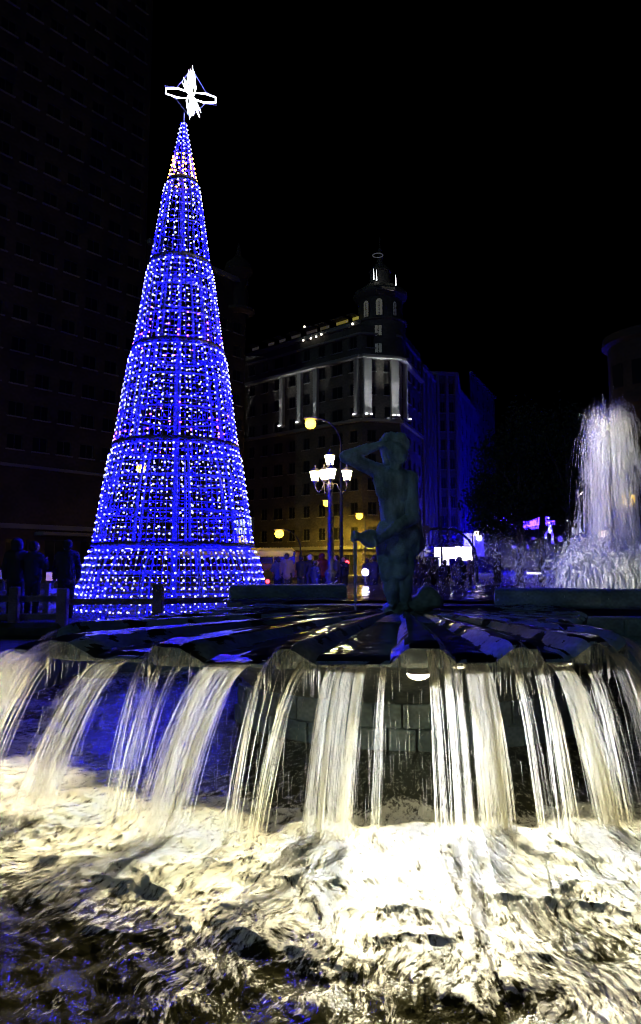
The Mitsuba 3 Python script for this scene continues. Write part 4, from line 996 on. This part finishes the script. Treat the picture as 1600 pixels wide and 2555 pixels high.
# pillars with uplights
COOL = np.array([.88, .95, 1.0])
def pillar(P, nrm, u, a, z0, z1, w, I, lab=None, n=1):
    c0 = P(a, 0); c = c0 + nrm * .3
    part('pillar', MB().box([c[0], c[1], (z0 + z1) / 2], [w, .6, z1 - z0], rz=math.atan2(u[1], u[0]), bev=.06), 'trim', hotel)
    for k in range(n):
        o = c + nrm * .62 + np.array([u[0], u[1], 0]) * ((k - (n - 1) / 2) * .7)
        part('uplight', lens_ball([o[0], o[1], z0 - .05], .2, .6), 'lens', hotel, smooth=True, emit=(6, 6.5, 7), w=.08)
        spot(o - nrm * .25 + [0, 0, z0 + .1], c + nrm * .34 + [0, 0, z0 + 6.5], COOL * I * 2.2, 20, 3, .4)
        spot(o + nrm * .25 + [0, 0, z0 - .1], c + nrm * .3 + [0, 0, z0 + 4], COOL * I * 1.0, 24, 4, .4)
    part('bracket', MB().box([c[0] + nrm[0] * .45, c[1] + nrm[1] * .45, z0 - .25], [w * .8, .7, .2], rz=math.atan2(u[1], u[0]), bev=.04), 'trim', hotel)
zt_, zb2 = 30.7, 22.6
for px in (708, 752, 792, 608):
    r_ = ray(px, 900)[:2]; M_ = np.array([[uA[0], -r_[0]], [uA[1], -r_[1]]]); a = np.linalg.solve(M_, -(A0))[0]
    pillar(PA, nA, uA, a, 23.0, 30.7, .85, 260)
for a, n in ((WB * .13, 2), (WB * .83, 2)):
    pillar(PB, nB, uB, a, zb2, zt_, 1.25, 330, n=n)
pillar(PC, nC, uC, 2.0, zb2, zt_, .8, 260)
pillar(PA, nA, uA, WA - .7, zb2, zt_, .7, 16)
for P_, u_, a0, a1 in ((PA, uA, np.linalg.solve(np.array([[uA[0], -ray(704, 900)[0]], [uA[1], -1.0]]), -A0)[0], np.linalg.solve(np.array([[uA[0], -ray(797, 900)[0]], [uA[1], -1.0]]), -A0)[0]), (PB, uB, .0, WB), (PC, uC, 0.05, 4.0)):
    part('cornice', slab_along(P_(0, 0)[:2], u_, min(a0, a1), max(a0, a1), 30.72, 31.15, .95), 'trim', hotel, label='lit white cornice over the uplit pillars')
# tower on the corner
TC = np.array([8.9, 103.6])
mb = MB(); oct_ = lambda prof: mb.lathe(prof, 16, (TC[0], TC[1], 0))
oct_([(3.7, 31), (3.7, 36.6), (3.95, 36.7), (3.95, 37.0), (3.35, 37.1), (3.3, 40.2), (3.6, 40.4), (4.0, 40.9), (4.05, 41.3), (3.9, 41.6), (3.0, 41.7), (2.6, 42.2), (2.5, 42.6), (1.55, 43.0), (1.5, 44.8), (1.75, 45.0), (1.6, 45.2), (.95, 45.9), (.5, 46.4), (.42, 47.2), (.62, 47.4), (.3, 47.6), (.16, 48.2), (.3, 48.5), (.1, 48.8), (.05, 50.6)])
part('tower', mb, 'cream_stone', hotel, smooth=25, label='round corner tower with a lantern and a spire')
for ang, zz_, w_, h_, lit, arch in ((-100, 32.3, .95, 1.3, (.02, .02, .01), 0), (-128, 32.3, .8, 1.3, (.012, .012, .006), 0), (-100, 34.9, .95, 1.5, (.035, .032, .016), 0), (-128, 34.9, .8, 1.5, (.022, .02, .01), 0),
                                    (-98, 38.3, .9, 2.0, (.045, .042, .022), 1), (-132, 38.3, .8, 2.0, (.04, .036, .02), 1), (-58, 38.3, .5, 1.8, (.014, .014, .01), 1)):
    a = math.radians(ang); rr = 3.72 if zz_ < 37 else 3.34; c = np.array([TC[0] + rr * math.cos(a), TC[1] + rr * math.sin(a), zz_]); rz = a + math.pi / 2
    k = part('window', MB().box(c, [w_ + .3, .16, h_ + .3], rz=rz, bev=.03), 'frame_dark', hotel)
    o = c + np.array([math.cos(a), math.sin(a), 0]) * .09
    pm = MB().box(o, [w_, .04, h_], rz=rz)
    if arch: pm.tube([o + [0, 0, h_ / 2] - np.array([math.cos(a), math.sin(a), 0]) * .02, o + [0, 0, h_ / 2] + np.array([math.cos(a), math.sin(a), 0]) * .02], w_ / 2, 20)
    part('pane', pm, 'lens', k, emit=lit, w=.03)
    part('mullion', MB().box(o + np.array([math.cos(a), math.sin(a), 0]) * .04, [.1, .04, h_ + .1], rz=rz), 'frame_dark', k)
for px, py in ((933, 697), (940, 699), (988, 712)):
    c = at(px, py, 100.8); o = c + [0, 0, .35]
    part('uplight', MB().tube([c, c + [0, 0, .35], c + [.0, 0, 1.6]], [.12, .09, .03], 6), 'lens', hotel, emit=(1.6, 1.7, 1.7), w=.03)
c = at(943, 637, 102); part('lantern_ring', MB().tube([(c[0] + .75 * math.cos(t), 102 + .75 * math.sin(t), c[2]) for t in np.linspace(0, 2 * math.pi, 18)[:-1]], .07, 5, True), 'lens', hotel, emit=(.04, .04, .045), w=.03)
# roof terrace with lit awnings
for px0, px1, py, e in ((884, 868, 806, (.22, .19, .02)), (858, 826, 822, (.13, .105, .012)), (810, 786, 838, (.035, .03, .01)), (780, 752, 848, (.025, .02, .01)), (738, 714, 858, (.02, .018, .01)), (700, 684, 866, (.018, .016, .01)), (672, 656, 872, (.02, .017, .01)), (634, 616, 884, (.018, .016, .01))):
    pts = []
    for px in (px0, px1):
        r_ = ray(px, 900)[:2]; M_ = np.array([[uA[0], -r_[0]], [uA[1], -r_[1]]]); pts.append(np.linalg.solve(M_, -A0)[0])
    a0, a1 = sorted(pts); z = 37.5
    k = part('awning', slab_along(A0 - nA[:2] * 1.2, uA, a0, a1, z, z + .12, 1.5), 'roof', hotel)
    c = PA((a0 + a1) / 2, z - .25, 1.1)
    part('lit_panel', MB().box(c, [(a1 - a0) * .92, .08, .42], rz=math.atan2(uA[1], uA[0])), 'lens', k, emit=e, w=.03)
part('parapet', slab_along(A0, uA, 0, WA, 35.62, 36.25, .35), 'trim', hotel)
for px, py in ((789, 840), (802, 834), (760, 815), (757, 849), (776, 844), (880, 808)):
    r_ = ray(px, py); M_ = np.array([[uA[0], -r_[0]], [uA[1], -r_[1]]]); Yq = np.linalg.solve(M_, -A0)[1]
    part('terrace_lamp', lens_ball(at(px, py, Yq - .6), .16), 'lens', hotel, smooth=True, emit=(3, 2.9, 2.5), w=.03)

# street side buildings further right
def block_building(label, pts, ztop, nwins, floors, z1, bay, hgt, mat='grey_wall', strips=False):
    k = thing('street_building', label, 'building', 'buildings along the street')
    for (p0, p1), nw in zip(zip(pts[:-1], pts[1:]), nwins):
        u, W = unit(p0, p1); holes = []
        for f in range(floors):
            z = z1 + f * bay
            if z + hgt > ztop - .5: break
            for j in range(nw):
                a = W * (j + .5) / nw; ww = min(1.3, W / nw * .5); holes.append((a - ww / 2, a + ww / 2, z, z + hgt))
        mb, P, nrm, _ = wall_with_holes(p0, u, W, 0, ztop, holes); part('wall', mb, mat, k)
        for h in holes: window(k, P, u, *h, .2, None)
        part('cornice', slab_along(p0, u, -.1, W + .1, ztop - .6, ztop, .6), 'trim', k)
        part('cornice', slab_along(p0, u, -.1, W + .1, z1 - 1.0, z1 - .6, .35), 'trim', k)
        if strips:
            for j in range(nw + 1):
                part('pilaster', MB().box([*(np.asarray(p0) + u * W * j / nw + nrm[:2] * .18), (z1 + ztop) / 2], [.45, .4, ztop - z1 - .5], rz=math.atan2(u[1], u[0]), bev=.05), 'trim', k)
    return k
def onto(px, Y): return np.array([ray(px, 1300)[0] * Y, Y])
s1, s2, s3, s4, s5 = B2 + [.15, .3], onto(1088, 124), onto(1152, 150), onto(1203, 176), onto(1242, 205)
block_building('narrow building with tall white lit pilasters right of the corner building', [s1, s2], 34.0, [3], 9, 4.6, 3.3, 2.0, strips=True)
sE0 = onto(1088, 124.2)
block_building('stone building above the white sign boxes', [sE0 + [-.6, 2.0], sE0 + [4.4, 2.6], s3], 36.0, [3, 5], 10, 4.8, 3.4, 2.0, 'cream_stone', strips=True)
block_building('balconied street building behind the blue light curtain', [s3 + [.2, .3], s4], 38.5, [5], 10, 4.8, 3.5, 2.1, 'grey_wall')
block_building('farthest tall street building fading into the dark', [s4 + [-2, 1.0], s5], 50.0, [5], 13, 5.0, 3.5, 1.8, 'grey_wall')
# the large dark tower at the left and its wing
dL, _ = unit([0, 0], [.78, 1.0])
tw0 = np.array([-27.4, 76.0]) - dL * 15.5
def dark_block(label, p0, W, ztop, ncol, first, bay, w, h, z1, Dp=14):
    k = thing('tower_block', label, 'building'); u = dL; holes = []
    nf = int((ztop - z1 - 1.5) // bay)
    for f in range(nf):
        for j in range(ncol):
            a = first + j * (W - 2 * first) / max(1, ncol - 1); holes.append((a - w / 2, a + w / 2, z1 + f * bay, z1 + f * bay + h))
    base = [(a_ * 4.2 + 1.2, a_ * 4.2 + 3.6, .3, 4.2) for a_ in range(int(W // 4.4))]
    mb, P, nrm, u3 = wall_with_holes(p0, u, W, 0, ztop, holes + base); part('wall', mb, 'brick_wall', k)
    for hh_ in holes + base: window(k, P, u, *hh_, .22, None, sill=hh_ not in base)
    e = np.asarray(p0) + u * W
    mb2, _, _, _ = wall_with_holes(e, np.array([-u[1], u[0]]), Dp, 0, ztop, []); part('side_wall', mb2, 'brick_wall', k)
    for z, t, o in ((5.2, .5, .5), (11.4, .3, .3), (ztop - .5, .6, .5)):
        part('cornice', slab_along(p0, u, -.02, W + .02, z, z + t, o), 'trim', k)
    return k, P, nrm
bt, PT_, nT = dark_block('huge dark brick tower block filling the left edge', tw0, 25.6, 82.0, 9, 1.7, 3.35, 1.7, 1.55, 13.2)
part('canopy', slab_along(tw0, dL, 12.5, 21.5, 4.6, 4.95, 1.8), 'trim', bt, label='pale entrance canopy')
wg, PW, nW = dark_block('lower dark wing of the tower block behind the light cone', tw0 + dL * 25.8, 17.2, 41.0, 6, 1.5, 3.35, 1.6, 1.55, 13.2)
e = tw0 + dL * 43.0
part('corner_turret', MB().lathe([(1.5, 36.0), (2.4, 36.4), (2.4, 36.8), (1.4, 37.2), (1.5, 39), (1.1, 40.5), (1.3, 41.2), (2.1, 42.4), (1.8, 43.4), (.5, 44.6), (.1, 46.5)], 12, (e[0] - 1.0, e[1] - .6, 0)), 'brick_wall', wg, smooth=30)
rb = thing('round_corner_building', 'dark building with a rounded corner at the right edge behind the tall jet', 'building')
RC = at(1640, 900, 78)
part('wall', MB().lathe([(5.2, 0), (5.2, 12), (5.6, 12.2), (5.6, 12.6), (5.2, 12.8), (5.2, 18.4), (5.75, 18.7), (5.75, 19.3), (5.1, 19.5), (5.1, 25.6), (5.7, 25.9), (5.6, 26.8), (4.0, 27.4), (0, 28.0)], 28, (RC[0], RC[1], 0)), 'brick_wall', rb, smooth=25)
for fi, z in enumerate((8.2, 14.0, 15.2 + 5.2, 5.0)):
    for a in (-165, -135, -105, -75):
        t = math.radians(a); part('window', MB().box([RC[0] + 5.2 * math.cos(t), RC[1] + 5.2 * math.sin(t), z + 1.6], [1.5, .2, 2.6], rz=t + math.pi / 2, bev=.04), 'glass_dark', rb)

# ------------------------------------------------------------------ signs and light decorations
Y = 117.0
def panel(px0, px1, py0, py1, Y, d=.25, bev=.05):
    a, c = at(px0, py0, Y), at(px1, py1, Y)
    return [(a[0] + c[0]) / 2, Y, (a[2] + c[2]) / 2], [c[0] - a[0], d, a[2] - c[2]]
for i, (x0, x1, y0, y1, lab) in enumerate(((1084, 1103.5, 1366, 1394, 'left blank white lit sign box'), (1105, 1133.5, 1366, 1394, 'middle blank white lit sign box'), (1135.5, 1178, 1364.5, 1399, 'largest white lit sign box with blue letters'), (1095, 1121, 1396, 1413, 'low white lit shop window under the sign boxes'))):
    k = thing('sign_box', lab, 'sign'); c, sz = panel(x0, x1, y0, y1, Y)
    part('case', MB().box(c, [sz[0] + .08, sz[1], sz[2] + .08], bev=.06), 'steel', k)
    part('face', MB().box([c[0], c[1] - .16, c[2]], [sz[0], .06, sz[2]], bev=.02), 'lens', k, emit=(9, 8.6, 7.6) if i < 3 else (1.6, 1.6, 2.0), w=.5)
    if i == 2:
        tm = meshkit.text_mesh('HILIP', .66, .03, bold=True); v = np.array(tm.vertices); v = np.stack([v[:, 0] - v[:, 0].mean(), -v[:, 2], v[:, 1]], 1); v[:, 0] *= .62
        v += [c[0] - .1, c[1] - .2, c[2] - .35]; part('lettering', trimesh.Trimesh(v, tm.faces, process=False), 'blue_letter' if 'blue_letter' in scene else diffuse('blue_letter', (.03, .01, .6)), k)
    if i == 3: pass
kiosk = thing('kiosk', 'dark grey street kiosk below the sign boxes', 'kiosk')
c, sz = panel(1062, 1092, 1393, 1432, 60.0); part('body', MB().box([c[0], 60, (TER + c[2] + sz[2] / 2) / 2], [sz[0], 1.2, c[2] + sz[2] / 2 - TER], bev=.05), 'cloth_grey', kiosk)
part('roof', MB().box([c[0], 60, c[2] + sz[2] / 2 + .06], [sz[0] + .3, 1.5, .12], bev=.03), 'steel', kiosk)
LED = (.12, .03, 14)
def led_sheet(name, label, px0, px1, py0, py1, Y, nx, nz, e=LED, w=1.0, dots=True):
    k = thing(name, label, 'light decoration'); c, sz = panel(px0, px1, py0, py1, Y)
    mb = MB()
    for j in range(nx + 1): mb.box([c[0] - sz[0] / 2 + sz[0] * j / nx, Y, c[2]], [sz[0] / nx * .5, .04, sz[2]])
    part('blue_strings', mb, 'bulb', k, kind='stuff', emit=e, w=w)
    if dots:
        pts = [(c[0] - sz[0] / 2 + sz[0] * (i + .5) / nx, Y - .06, c[2] - sz[2] / 2 + sz[2] * (j + .5) / nz) for i in range(nx) for j in range(nz) if (i * 7 + j * 13) % 11]
        part('white_bulbs', bulbs(pts, np.full(len(pts), sz[0] / nx * .27)), 'bulb', k, kind='stuff', emit=(2.2, 2.2, 2.6), w=.1)
    return k
led_sheet('light_curtain', 'curtain of blue light strings with white dots on the building front', 1158, 1194, 1331, 1369, 112.0, 13, 14, w=1.0)
k = thing('snowflake_light', 'white glowing flower shaped light over blue beside the light curtain', 'light decoration')
c = at(1196, 1342, 111.5); mb = MB()
for j in range(7): mb.tube([c, c + [.45 * math.cos(j * .9), 0, .45 * math.sin(j * .9)]], [.12, .15], 6)
part('petals', mb, 'bulb', k, emit=(2.5, 2.6, 2.8), w=.1)
part('blue_shade', MB().box(c + [.05, .12, -1.2], [1.5, .05, 3.4], bev=.02), 'bulb', k, emit=(.03, .01, 1.0), w=.1)
for x0, x1, Yg, z0, z1, lab in ((26.5, 35, 110, 7, 9.2, 'nearest blue light garland hanging over the street'), (31, 42, 128, 8, 10.5, 'second blue light garland over the street'), (36, 50, 150, 8, 11, 'farthest blue light garland over the street')):
    gk = thing('light_garland', lab, 'light decoration'); mb = MB(); n = 30
    pts = [(x0 + (x1 - x0) * t, Yg + (4.0 * t), z1 - 1.2 * math.sin(math.pi * t)) for t in np.linspace(0, 1, n)]
    mb.tube(pts, .12, 5)
    for p in pts: mb.tube([p, (p[0], p[1], p[2] - .8)], .07, 4)
    part('light_strings', mb, 'bulb', gk, kind='stuff', emit=(.9, .3, 190), w=1.2)
# arch of blue light far right and small blue lights near it
k = thing('light_arch', 'far blue light arch with a white dotted spire above the dome spray', 'light decoration'); Y = 48.0
pts = [at(x, y, Y) for x, y in ((1362, 1344), (1362, 1334), (1367, 1327), (1374, 1327), (1379, 1333), (1379, 1356))]
part('arch', MB().tube(pts, .09, 6), 'bulb', k, emit=(.1, .03, 2.6), w=.2)
part('crown', MB().tube([at(1373, 1327, Y), at(1373, 1318, Y), at(1373, 1310, Y)], [.2, .13, .05], 6), 'bulb', k, emit=(.1, .05, 1.6), w=.1)
pts = [at(x, y, Y - .2) for x, y in ((1371, 1318), (1374, 1312), (1370, 1322), (1376, 1324), (1371, 1305), (1369, 1292), (1379, 1345), (1363, 1342), (1373, 1329))]
part('white_bulbs', bulbs(pts, np.full(len(pts), .055)), 'bulb', k, emit=(2.4, 2.6, 2.8), w=.05)
for x0, x1, y0, y1, lab in ((1393, 1404, 1338, 1352, 'blue light square right of the light arch'), (1276, 1288, 1361, 1368, 'small blue light left above the dome spray'), (1315, 1320, 1360, 1370, 'tiny blue light left of the light arch'), (1328, 1335, 1340, 1347, 'small blue light with a white spark')):
    k = thing('blue_light', lab, 'light decoration', 'small blue lights in the dark trees'); c, sz = panel(x0, x1, y0, y1, 49.0)
    part('glow_panel', MB().box(c, sz, bev=.05), 'bulb', k, emit=(.06, .02, .9), w=.05)
k = thing('blue_sign', 'blue lit panel with a white outline and round emblem behind the tall jet', 'sign'); Y = 44.0
c, sz = panel(1468, 1534, 1349, 1377, Y); part('face', MB().box(c, [sz[0], .15, sz[2]], bev=.03), 'bulb', k, emit=(.03, .01, .75), w=.2)
mb = MB()
for zz_ in (-1, 1): mb.box([c[0], Y - .11, c[2] + zz_ * sz[2] * .46], [sz[0] * .9, .03, .03])
for xx in (-.38, .2, .47): mb.box([c[0] + xx * sz[0], Y - .11, c[2]], [.03, .03, sz[2] * .9])
for zz_ in (.2, .3): mb.box([c[0] - .1, Y - .11, c[2] + zz_ * sz[2]], [sz[0] * .5, .03, .02])
part('outline', mb, 'bulb', k, emit=(.3, .2, 1.1), w=.03)
cc = np.array([c[0] + .16, Y - .12, c[2]]); mb = MB().tube([cc + [.24 * math.cos(t), 0, .24 * math.sin(t)] for t in np.linspace(0, 2 * math.pi, 20)[:-1]], .022, 5, True)
for t in (.3, 1.4, 2.6): mb.tube([cc - [.22 * math.cos(t), 0, .22 * math.sin(t)], cc + [.22 * math.cos(t), 0, .22 * math.sin(t)]], .018, 5)
part('emblem', mb, 'bulb', k, emit=(1.2, 1.2, 1.6), w=.03)
for px, py, lab in ((1489, 1371, 'white lantern in front of the blue panel'), (1527, 1388, 'white lantern right under the blue panel'), (1333, 1430, 'long white lamp seen through the dome spray'), (1553, 1385, 'small white lamp right of the blue panel')):
    k = thing('small_lamp', lab, 'lamp'); c = at(px, py, 42.0)
    part('post', MB().tube([(c[0], 42, TER), (c[0], 42, c[2])], .04, 6), 'iron', k)
    part('glass', MB().lathe([(0, -.16), (.1, -.16), (.15, .14), (0, .16)], 8, c) if px != 1333 else MB().box(c, [.9, .15, .12], bev=.04), 'lens', k, emit=(3, 2.9, 2.6), w=.1)
for px0, px1, py0, py1, Y, e, lab in ((117, 142, 1428, 1449, 26, (.30, .17, .03), 'small yellow lit poster stand between two dark figures'), (-5, 22, 1422, 1445, 26, (.05, .03, .008), 'dim yellow lit stand at the left picture edge')):
    k = thing('poster_stand', lab, 'sign'); c, sz = panel(px0, px1, py0, py1, Y, .1)
    part('frame', MB().box([c[0], Y + .02, c[2]], [sz[0] + .08, .1, sz[2] + .08], bev=.02), 'iron', k); part('leg', MB().box([c[0], Y + .05, (TER + c[2]) / 2], [.08, .06, c[2] - TER]), 'iron', k)
    part('sheet', MB().box([c[0], Y - .05, c[2]], [sz[0], .03, sz[2]]), 'lens', k, emit=e, w=.05)
k = thing('shop_front', 'bright two storey lit shop window seen through the right flank of the light cone', 'shop'); c, sz = panel(584, 628, 1294, 1356, 90)
part('frame', MB().box([c[0], 90.2, (c[2] + sz[2] / 2) / 2], [sz[0] + .6, .5, c[2] + sz[2] / 2 + .4], bev=.05), 'frame_dark', k)
for r_ in range(3):
    for j in range(4):
        e = (.75, .9, 1.0) if r_ > 0 else (.8, .6, .12)
        part('pane', MB().box([c[0] - sz[0] * .375 + sz[0] * .25 * j, 89.9, c[2] + (r_ - 1) * sz[2] / 3], [sz[0] * .2, .06, sz[2] * .25]), 'lens', k, emit=e, w=.03)

# ------------------------------------------------------------------ dark trees on the right
def leafy(px, Y, H, R, seed, label, n=5200):
    q = np.random.default_rng(seed); b = at(px, 1400, Y); b[2] = TER
    k = thing('tree', label, 'tree', 'dark trees by the street')
    trunk = MB().tube([b, b + [.1, 0, H * .25], b + [.25, .1, H * .5], b + [.1, 0, H * .75]], [.32, .26, .18, .06], 8)
    cl = []
    for j in range(9):
        a = q.uniform(0, 6.28); z0 = H * q.uniform(.28, .6); e = b + [R * .7 * math.cos(a), R * .7 * math.sin(a), z0 + H * q.uniform(.1, .3)]
        trunk.tube([b + [.2, .05, z0], (b + [.2, .05, z0] + e) / 2 + [0, 0, .3], e], [.12, .08, .03], 5); cl.append(e)
    part('trunk', trunk, 'bark', k, smooth=40)
    cl += [b + [R * q.uniform(-.6, .6), R * q.uniform(-.6, .6), H * q.uniform(.4, .92)] for _ in range(16)]
    cl = np.array(cl); w = q.integers(0, len(cl), n)
    p = cl[w] + q.normal(0, R * .2, (n, 3)); s_ = q.uniform(.09, .2, n)
    d1 = q.standard_normal((n, 3)); d1 /= np.linalg.norm(d1, axis=1, keepdims=True); d2 = np.cross(d1, q.standard_normal((n, 3))); d2 /= np.linalg.norm(d2, axis=1, keepdims=True)
    v = np.stack([p - d1 * s_[:, None], p + d2 * s_[:, None] * .5, p + d1 * s_[:, None], p - d2 * s_[:, None] * .5], 1).reshape(-1, 3)
    f = (np.array([[0, 1, 2], [0, 2, 3]])[None] + np.arange(n)[:, None, None] * 4).reshape(-1, 3)
    part('crown', trimesh.Trimesh(v, f, process=False), 'leaf', k, kind='stuff')
for px, Y, H, R, lab in ((1240, 58, 9.5, 2.6, 'dark tree nearest the blue light curtain'), (1296, 54, 12, 3.0, 'dark tree left of the light arch'), (1352, 57, 14, 3.2, 'dark tree behind the light arch'), (1418, 55, 15, 3.4, 'dark tree between the light arch and the tall jet'), (1480, 60, 13, 3.2, 'dark tree behind the tall jet')):
    leafy(px, Y, H, R, px, lab)
